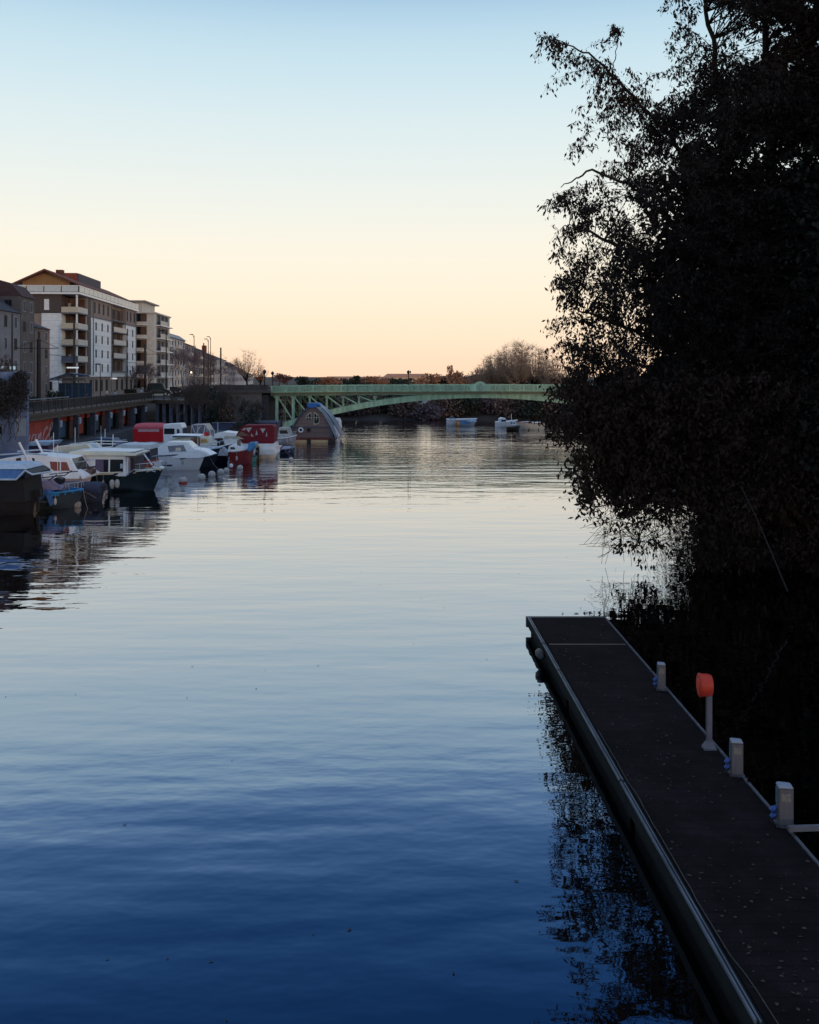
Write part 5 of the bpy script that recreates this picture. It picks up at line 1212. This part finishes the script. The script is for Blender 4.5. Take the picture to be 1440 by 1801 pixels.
rust_l = mat('russet_foliage', (.36, .16, .085), .9, .4, .4); dark_l = mat('evergreen_foliage', (.030, .040, .028), .9, .4, .4); brown_l = mat('brown_thicket', (.19, .125, .105), .95, .5, .35); purple_l = mat('violet_thicket', (.15, .105, .115), .95, .4, .35)
G1 = 'far trees on the skyline'
for i, (px, D, h, wd, m_, cone, lab) in enumerate([(532, 400, 3.4, 6, dark_l, 0, 'small dark evergreen lump near the left of the skyline'), (583, 380, 3.0, 9, rust_l, 0, 'brownish low tree left of the long evergreen hump'), (608, 390, 2.9, 14, dark_l, 0, 'long low evergreen hump on the skyline'), (628, 380, 3.4, 4, dark_l, 1, 'small pointed dark tree right of the evergreen hump'),
        (665, 330, 3.5, 10, rust_l, 0, 'rounded russet tree left of the lone lamp post'), (684, 335, 3.0, 9, dark_l, 0, 'low dark tree between the russet one and the lamp post'), (757, 300, 4.0, 11, rust_l, 0, 'wide domed russet tree right of the lamp post'), (777, 300, 3.2, 3, dark_l, 0, 'tiny dark shrub right of the domed russet tree'),
        (794, 320, 6.6, 4.2, rust_l, 0, 'thin tall russet poplar on the skyline'), (805, 310, 4.8, 6, rust_l, 1, 'russet cone shaped tree right of the thin poplar'), (820, 300, 3.1, 12, rust_l, 0, 'low russet bushes right of the cone shaped tree'), (842, 300, 3.9, 8, dark_l, 0, 'low dark tree behind the bridge crest'), (786, 330, 2.9, 10, brown_l, 0, 'low brown tree at the foot of the poplar'), (700, 360, 2.6, 16, dark_l, 0, 'low dark hedge tree by the long orange house'), (880, 260, 5.6, 16, brown_l, 0, 'brown undergrowth tree below the bare clump'), (930, 255, 5.4, 16, brown_l, 0, 'brown undergrowth tree right below the bare clump'), (560, 420, 2.5, 14, dark_l, 0, 'flat dark tree left of the brownish low one'), (640, 420, 2.6, 20, dark_l, 0, 'flat dark trees line right of the small pointed one')]):
    leafy('skyline_tree', lab, px, D, 3.4, h, wd, m_, 90+i, 1400, .55, bool(cone), G1)
# thicket on the far bank, under the bridge
words = ['first', 'second', 'third', 'fourth', 'fifth', 'sixth', 'seventh', 'eighth', 'ninth', 'tenth', 'eleventh', 'twelfth', 'thirteenth', 'fourteenth', 'fifteenth', 'sixteenth', 'seventeenth', 'eighteenth']
rnd = random.Random(12)
for i in range(18):
    px = 470+i*31+rnd.uniform(-6, 6); D = rnd.uniform(160.5, 166)
    if 715 < px < 782: D += 0; hh = 2.2
    else: hh = rnd.uniform(4.6, 5.3)
    leafy('bank_bush', 'brown winter bush on the far bank, %s from the left beneath the bridge' % words[i], px, D, .1, hh, rnd.uniform(5, 6.5), [brown_l, purple_l, brown_l, dark_l][i % 4], 130+i, 4200, .34, False, 'bushes on the far bank', 'bush', nc=24)
for i, (px, D, h, lab) in enumerate([(700, 178, 5, 'leafless tree left of the white bankside houses'), (820, 172, 5, 'leafless tree behind the blue and white workboat'), (860, 176, 5, 'slender leafless tree above the white cabin boat'), (640, 170, 5, 'leafless tree under the left part of the arch')]):
    bt('leafless_bank_tree', lab, px, D, 1.2, h, 160+i, spread=.6, minr=.03, group='leafless trees on the far bank')
# thicket before the abutment and along the far quay
for i, (px, D, zb, h, wd, lab) in enumerate([(372, 117, .4, 3.2, 2.2, 'dark tangled bush at the far end of the arcade'), (350, 121, 3.9, 2.0, 4, 'dark bush on the street corner above the arcade wing'), (390, 115, .3, 4.9, 2.6, 'tallest dark bush left of the stone abutment'), (404, 115, .2, 3.6, 2.2, 'dark bush touching the left of the stone abutment'), (443, 112, .2, 2.9, 3.5, 'round dark bush growing on the stone abutment'), (425, 114, .1, 1.6, 2.6, 'small pale bush at the foot of the abutment'), (372, 124, 4.0, 1.9, 6, 'brown hedge on the street level above the arcade end'), (412, 125, 4.0, 1.9, 7, 'brown hedge on top of the bridge approach'), (448, 122, 4.2, 1.5, 5, 'brown scrub on the abutment top')]):
    leafy('quay_bush', lab, px, D, zb, h, wd, [dark_l, brown_l][i % 2] if i != 5 else twig, 170+i, 1300, .2, False, 'bushes by the bridge abutment', 'bush', nc=26)
for i, (px, D, h) in enumerate([(326, 116, 6.4), (345, 115, 6.2), (362, 114, 6.6), (385, 114, 6.0), (428, 114, 4.6), (455, 114, 4.2)]):
    bt('abutment_sapling', 'thin bare sapling before the abutment thicket, %s from the left' % words[i], px, D, .3, h, 190+i, m_=twig, spread=.5, minr=.012, r=.06, group='bare saplings by the abutment')

# ------------------------------------------------------------------ street furniture, people, vehicles
zs = 4.05
def tram_pole(px, ptop, D, label, armpx=None, armpy=None, r=.13):
    x = (px-CX)/F*D; h = CH-(ptop-HY)/F*D-zs
    e = empty('catenary_pole', (x, D, zs), label, 'tram pole', 'dark tram wire poles along the street')
    a = MB(); a.tube([(0, 0, 0), (0, 0, h)], [r, r*.85], 8); a.tube([(0, 0, h), (0, 0, h+.1)], [r*1.1, r*.4], 8); a.build('pole', metald, e)
    if armpx:
        z = CH-(armpy-HY)/F*D-zs; l0, l1 = [(p-px)/F*D for p in armpx]
        a = MB(); a.beam((l0, 0, z), (l1, 0, z), .06, .06); a.tube([(0, 0, min(h, z+1.0)), (l0, 0, z)], .02, 5); a.tube([(0, 0, min(h, z+1.0)), (l1, 0, z)], .02, 5); a.build('cross_arm', metald, e)
    return e
tram_pole(69, 597, 98, 'thickest tram pole in front of the narrow low house', (28, 104), 612.5, .24)
tram_pole(256, 606, 150, 'tram pole before the gap between the two apartment blocks', (236, 280), 623, .2)
tram_pole(131, 565, 118, 'tall tram pole in front of the corner balconies', None, None, .14)
tram_pole(389, 612, 225, 'tram pole right of the red chimney house', (385, 400), 630, .2)
tram_pole(359, 604, 200, 'thin tram pole just left of the red chimney', None, None, .14)
street_lamp(22, 548, 88, zs, 'slim dark lamp post before the grey town house at the left edge', r=.09, group='street lamps along the street', head=False)
street_lamp(224, 583, 140, zs, 'straight lamp post before the white street facade', r=.11, group='street lamps along the street', head=False)
street_lamp(293, 581, 160, zs, 'lamp post with short arm right of the beige block', arm=-.6, r=.11, group='street lamps along the street')
street_lamp(177, 640, 128, zs, 'small lamp post with T shaped head before the white facade', arm=-.3, r=.06, group='street lamps along the street')
for px, pt_, D, lab in [(342, 588, 205, 'curved lamp post over the lilac row house'), (367, 596, 215, 'curved lamp post left of the tallest bent one'), (371, 592, 235, 'tall bent lamp post nearest the red chimney')]:
    street_lamp(px, pt_, D, zs, lab, arm=-.55, r=.10, group='street lamps along the street')
# tram wire
a = MB(); a.tube([P(69, 622, 98), P(131, 628, 130), P(256, 640, 150), P(389, 652, 225)], .03, 5)
props(a.build('tram_wire', metald), 'thin dark tram wire strung between the poles', 'wire')
# tram shelter
sx_ = P(100, 662, 112).x
sh = empty('tram_shelter', (sx_, 112, zs), 'glass and steel tram shelter with blue tinted roof before the corner balconies', 'shelter')
bgls = mat('blue_tinted_panel', (.05, .10, .18), .2, .3, 2); steel_b = mat('blue_steel', (.05, .08, .12), .5, .3, 3)
for k in range(6): MB().box(.2+.75*k, .26+.75*k, 0, .06, 0, 2.55).build('post', steel_b, sh)
for k in range(5): MB().box(.28+.75*k, .93+.75*k, .02, .04, .4, 2.2).build('glass_panel', bgls, sh)
a = MB(); a.prism([(-.4, 2.62), (1.8, 3.35), (4.2, 3.05), (4.25, 2.9), (1.8, 3.2), (-.4, 2.5)], lambda z: -1.6, lambda z: 1.0); a.build('roof', bgls, sh)
MB().box(-.5, 3.8, -1.65, -1.58, 2.5, 2.6).build('gutter', steel_b, sh)
e = empty('shop_light', P(118, 646, 116)-Vector((0, 0, 0)), 'bright white light bar over the street by the corner balconies', 'light')
MB().box(0, 1.35, 0, .15, -.12, .04).build('tube', mat('lit_white', (.8, .8, .8), .5, .1, 3, emit=((.85, .95, 1), .45)), e); MB().beam((.8, .1, .08), (.8, 6.1, .6), .05, .05).build('bracket', metald, e)
e = empty('shop_light', P(0, 646, 90), 'pale light strip on the grey house at the left edge', 'light')
MB().box(-1.5, 1.35, 0, .2, -.2, .1).build('tube', mat('pale_blue_light', (.5, .6, .65), .5, .1, 3, emit=((.6, .8, .9), .35)), e); MB().beam((0, .1, .12), (0, 4.5, .3), .05, .05).build('bracket', metald, e)
e = empty('lit_lamp', P(337, 655, 190), 'small warm glowing lamp among the bare street trees', 'lamp')
a = MB(); a.ell((0, 0, 0), .16, .16, .16, 10, 6); a.build('bulb', mat('warm_bulb', (.8, .7, .5), .5, .1, 3, emit=((1, .8, .5), 3)), e); a = MB(); a.tube([(0, 0, -3.6), (0, 0, -.14)], .05, 6); a.build('pole', metald, e)
for px0, px1, D, h, lab in [(52, 66, 95, .9, 'dark planter hedge at the left end of the railing'), (84, 112, 104, 1.35, 'long dark hedge behind the pale handrail'), (220, 240, 140, 1.1, 'dark hedge before the white facade by the people')]:
    wd = (px1-px0)/F*D; rng = np.random.default_rng(int(px0)); e = empty('planter_hedge', (((px0+px1)/2-CX)/F*D, D, zs), lab, 'hedge', 'clipped dark hedges on the street')
    MB().box(-wd/2, wd/2, -.3, .3, 0, .35).build('planter', blackm, e); C = rng.uniform([-wd/2, -.35, .3], [wd/2, .35, h], (900, 3)); link('leaves', leaf_mesh('leaves', C, .16, dark_l, rng, 0, .7), e)
def person(px, D, h, label, top, legs, pose=0.0, rz=0.0, hairc=(.02, .015, .012)):
    e = empty('person', ((px-CX)/F*D, D, zs), label, 'person', None, rz); k = h/1.75
    J = {'pel': (0, 0, .95), 'che': (0, .0, 1.25), 'nek': (0, 0, 1.47), 'hed': (0, -.02, 1.58), 'top': (0, -.01, 1.70), 'ls': (-.17, 0, 1.42), 'le': (-.24, .02+pose*.1, 1.14), 'lh': (-.22, -.10-pose*.1, .90), 'rs': (.17, 0, 1.42), 're': (.24, .02-pose*.1, 1.14), 'rh': (.22, -.1+pose*.1, .9),
         'lp': (-.09, 0, .92), 'lk': (-.10, -.06*pose-.02, .50), 'la': (-.10, .14*pose, .09), 'lt': (-.11, .14*pose-.16, .04), 'rp': (.09, 0, .92), 'rk': (.10, .02-.12*pose, .5), 'ra': (.10, -.18*pose, .09), 'rt': (.11, -.18*pose-.16, .04)}
    rad = {'pel': .13, 'che': .15, 'nek': .055, 'hed': .095, 'top': .075, 'ls': .065, 'le': .045, 'lh': .035, 'rs': .065, 're': .045, 'rh': .035, 'lp': .09, 'lk': .06, 'la': .04, 'lt': .035, 'rp': .09, 'rk': .06, 'ra': .04, 'rt': .035}
    ks = list(J); Eg = [('pel', 'che'), ('che', 'nek'), ('nek', 'hed'), ('hed', 'top'), ('che', 'ls'), ('ls', 'le'), ('le', 'lh'), ('che', 'rs'), ('rs', 're'), ('re', 'rh'), ('pel', 'lp'), ('lp', 'lk'), ('lk', 'la'), ('la', 'lt'), ('pel', 'rp'), ('rp', 'rk'), ('rk', 'ra'), ('ra', 'rt')]
    def skinned(name, keys, edges, m_, grow_=0.0):
        me = bpy.data.meshes.new(name); me.from_pydata([tuple(c*k for c in J[q]) for q in keys], [(keys.index(a_), keys.index(b_)) for a_, b_ in edges], [])
        me.materials.append(m_); o = link(name, me, e); md = o.modifiers.new('skin', 'SKIN'); 
        for i, q in enumerate(keys): r_ = (rad[q]+grow_)*k; me.skin_vertices[0].data[i].radius = (r_, r_*.8 if q in ('pel', 'che') else r_)
        me.skin_vertices[0].data[0].use_root = True; md2 = o.modifiers.new('sub', 'SUBSURF'); md2.levels = 1; md2.render_levels = 2; return o
    skinned('body', ks, Eg, mat('skin', (.35, .22, .16), .6, .1, 5))
    skinned('jacket', ['pel', 'che', 'ls', 'le', 'rs', 're', 'lh', 'rh'], [('pel', 'che'), ('che', 'ls'), ('ls', 'le'), ('che', 'rs'), ('rs', 're'), ('le', 'lh'), ('re', 'rh')], mat('cloth_%s' % str(top), top, .9, .2, 8), .02)
    skinned('trousers', ['pel', 'lp', 'lk', 'la', 'rp', 'rk', 'ra'], [('pel', 'lp'), ('lp', 'lk'), ('lk', 'la'), ('pel', 'rp'), ('rp', 'rk'), ('rk', 'ra')], mat('cloth_%s' % str(legs), legs, .9, .2, 8), .015)
    a = MB(); a.ell((0, .03*k, 1.66*k), .108*k, .118*k, .10*k, 12, 8); a.build('hair', mat('dark_hair', hairc, .8, .2, 9), e, smooth=True)
person(203, 109, 1.45, 'person in a pale blue jacket standing behind the railing', (.36, .46, .62), (.02, .02, .03), .3, 2.6)
person(189, 122, 1.4, 'person in white top and dark trousers before the lit shop', (.60, .55, .50), (.015, .015, .02), 1.0, 1.6)
person(249, 126, 1.45, 'person in pale top and light blue jeans walking by the railing', (.42, .44, .50), (.12, .17, .27), 1.0, 1.4)
person(257, 130, 1.4, 'person in dark coat beside the one in light blue jeans', (.015, .014, .018), (.015, .015, .02), .6, 3.0)
person(153, 100, 1.3, 'person in dark violet coat by the shelter', (.05, .045, .09), (.03, .03, .05), .2, 2.0)
# dark car body (van) by the beige block
def car(px, D, L_, h, bodyc, label, rz, name='parked_car', van=False):
    e = empty(name, ((px-CX)/F*D, D, zs), label, 'van' if van else 'car', 'cars parked on the street', rz); W = 1.75
    pm = mat('car_paint_%s' % str(bodyc), bodyc, .25, .1, 1)
    prof = [(-L_/2, .35), (-L_/2, .85), (-L_/2+.1, 1.0), (-L_/2+.3, h-.08), (-L_/2+.6, h), (L_*.18, h), (L_*.30, .98) , (L_/2-.1, .85), (L_/2, .6), (L_/2, .35)] if van else [(-L_/2, .3), (-L_/2, .8), (-L_/2+.15, .95), (-L_/2+.7, h-.04), (-L_/2+1.0, h), (L_*.12, h), (L_*.28, .92), (L_/2-.15, .78), (L_/2, .55), (L_/2, .3)]
    a = MB(); a.prism(prof, lambda z: -(W/2-max(0, z-.9)*.18), lambda z: (W/2-max(0, z-.9)*.18)); a.build('body', pm, e, bevel=.04)
    for sg in (-1, 1):
        a = MB(); a.prism([(-L_/2+.5, 1.0), (-L_/2+.75, h-.12), (L_*.14, h-.12), (L_*.24, 1.0)], lambda z: sg*(W/2-max(0, z-.9)*.18-.03), lambda z: sg*(W/2-max(0, z-.9)*.18+.012)); a.build('window', glass, e)
        for x in (-L_*.31, L_*.31):
            a = MB(); a.tube([(x, sg*(W/2-.18), .31), (x, sg*(W/2+.01), .31)], .31, 16); w_ = a.build('wheel', blackm, e)
            a = MB(); a.tube([(x, sg*(W/2+.011), .31), (x, sg*(W/2+.02), .31)], .18, 12); a.build('rim', chrome, w_)
        a = MB(); a.box(L_/2-.04, L_/2+.01, sg*.55-.14, sg*.55+.14, .6, .75); a.build('headlight', white, e)
    return e
car(279, 150, 3.6, 1.95, (.01, .011, .014), 'dark van with pale lower body parked before the beige block', R(12), 'parked_van', True)
car(308, 174, 3.4, 1.15, (.03, .03, .035), 'dark car parked right of the van before the first row house', R(6))
car(330, 194, 3.4, 1.15, (.25, .26, .28), 'silver car parked farther along under the bare trees', R(6))

# ivy and twigs over the upper part of the concrete wall
rng = np.random.default_rng(77); e = empty('wall_ivy', P(22, 662, 63.4)-Vector((0, 0, 3)), 'dark tangle of creeper covering the upper part of the concrete wall', 'creeper')
n = 9000; X_ = rng.uniform(-1.6, .95, n); t = rng.uniform(0, 1, n)**.8; Z_ = .15+2.9*t+.35*np.sin(X_*3.1)
k = rng.uniform(size=n) < np.clip(t*1.3+.1*np.sin(X_*7), .05, 1)
C = np.stack([X_, rng.uniform(-.25, .45, n), Z_], 1)[k]; link('leaves', leaf_mesh('leaves', C, .13, mat('ivy_leaf', (.03, .03, .035), .8, .5, 2), rng, .4, .6), e)
sg = []
for _ in range(40):
    p = np.array([rng.uniform(-1.5, .9), rng.uniform(-.3, 0), rng.uniform(-1.2, 1.5)])
    for i in range(7):
        q = p+np.array([rng.normal(0, .14), rng.normal(0, .03), rng.uniform(.15, .4)]); sg.append((p, q, .018, .014)); p = q
link('stems', seg_mesh('stems', sg, bark), e)

# leaves drifting on the sheltered water
rng = np.random.default_rng(15); V = []
for _ in range(34):
    y = 8+rng.uniform(0, 1)**1.6*34; x = rng.uniform(-.42, .16)*y; t = rng.uniform(0, 6.28); l = rng.uniform(.02, .045); w_ = l*.5
    c = np.array([x, y, .012]); d = np.array([math.cos(t), math.sin(t), 0]); q = np.array([-math.sin(t), math.cos(t), 0]); V += [c-d*l, c+q*w_, c+d*l, c-q*w_*.6]
props(link('floating_leaves', np_mesh('floating_leaves', np.array(V), np.arange(len(V)).reshape(-1, 4), mat('wet_leaf', (.02, .016, .012), .6, .5, 2))), 'few dark leaves floating on the calm near water', 'leaves', kind='stuff')

# ------------------------------------------------------------------ plan units to metres
# everything but the street's houses was laid out on a plan whose unit is 9/7 m (eye height 7 units = 9 m above the water)
U = 9/7
METRIC = ('white_apartment_block', 'beige_apartment_block', 'grey_town_house', 'tall_brown_house', 'narrow_low_house', 'row_house')
for o in list(S.objects):
    if o.parent or o.type in ('CAMERA', 'LIGHT'): continue
    if o.name.split('.')[0] in METRIC: o.location.z += 2
    else: o.location = Vector(o.location)*U; o.scale = (U, U, U)
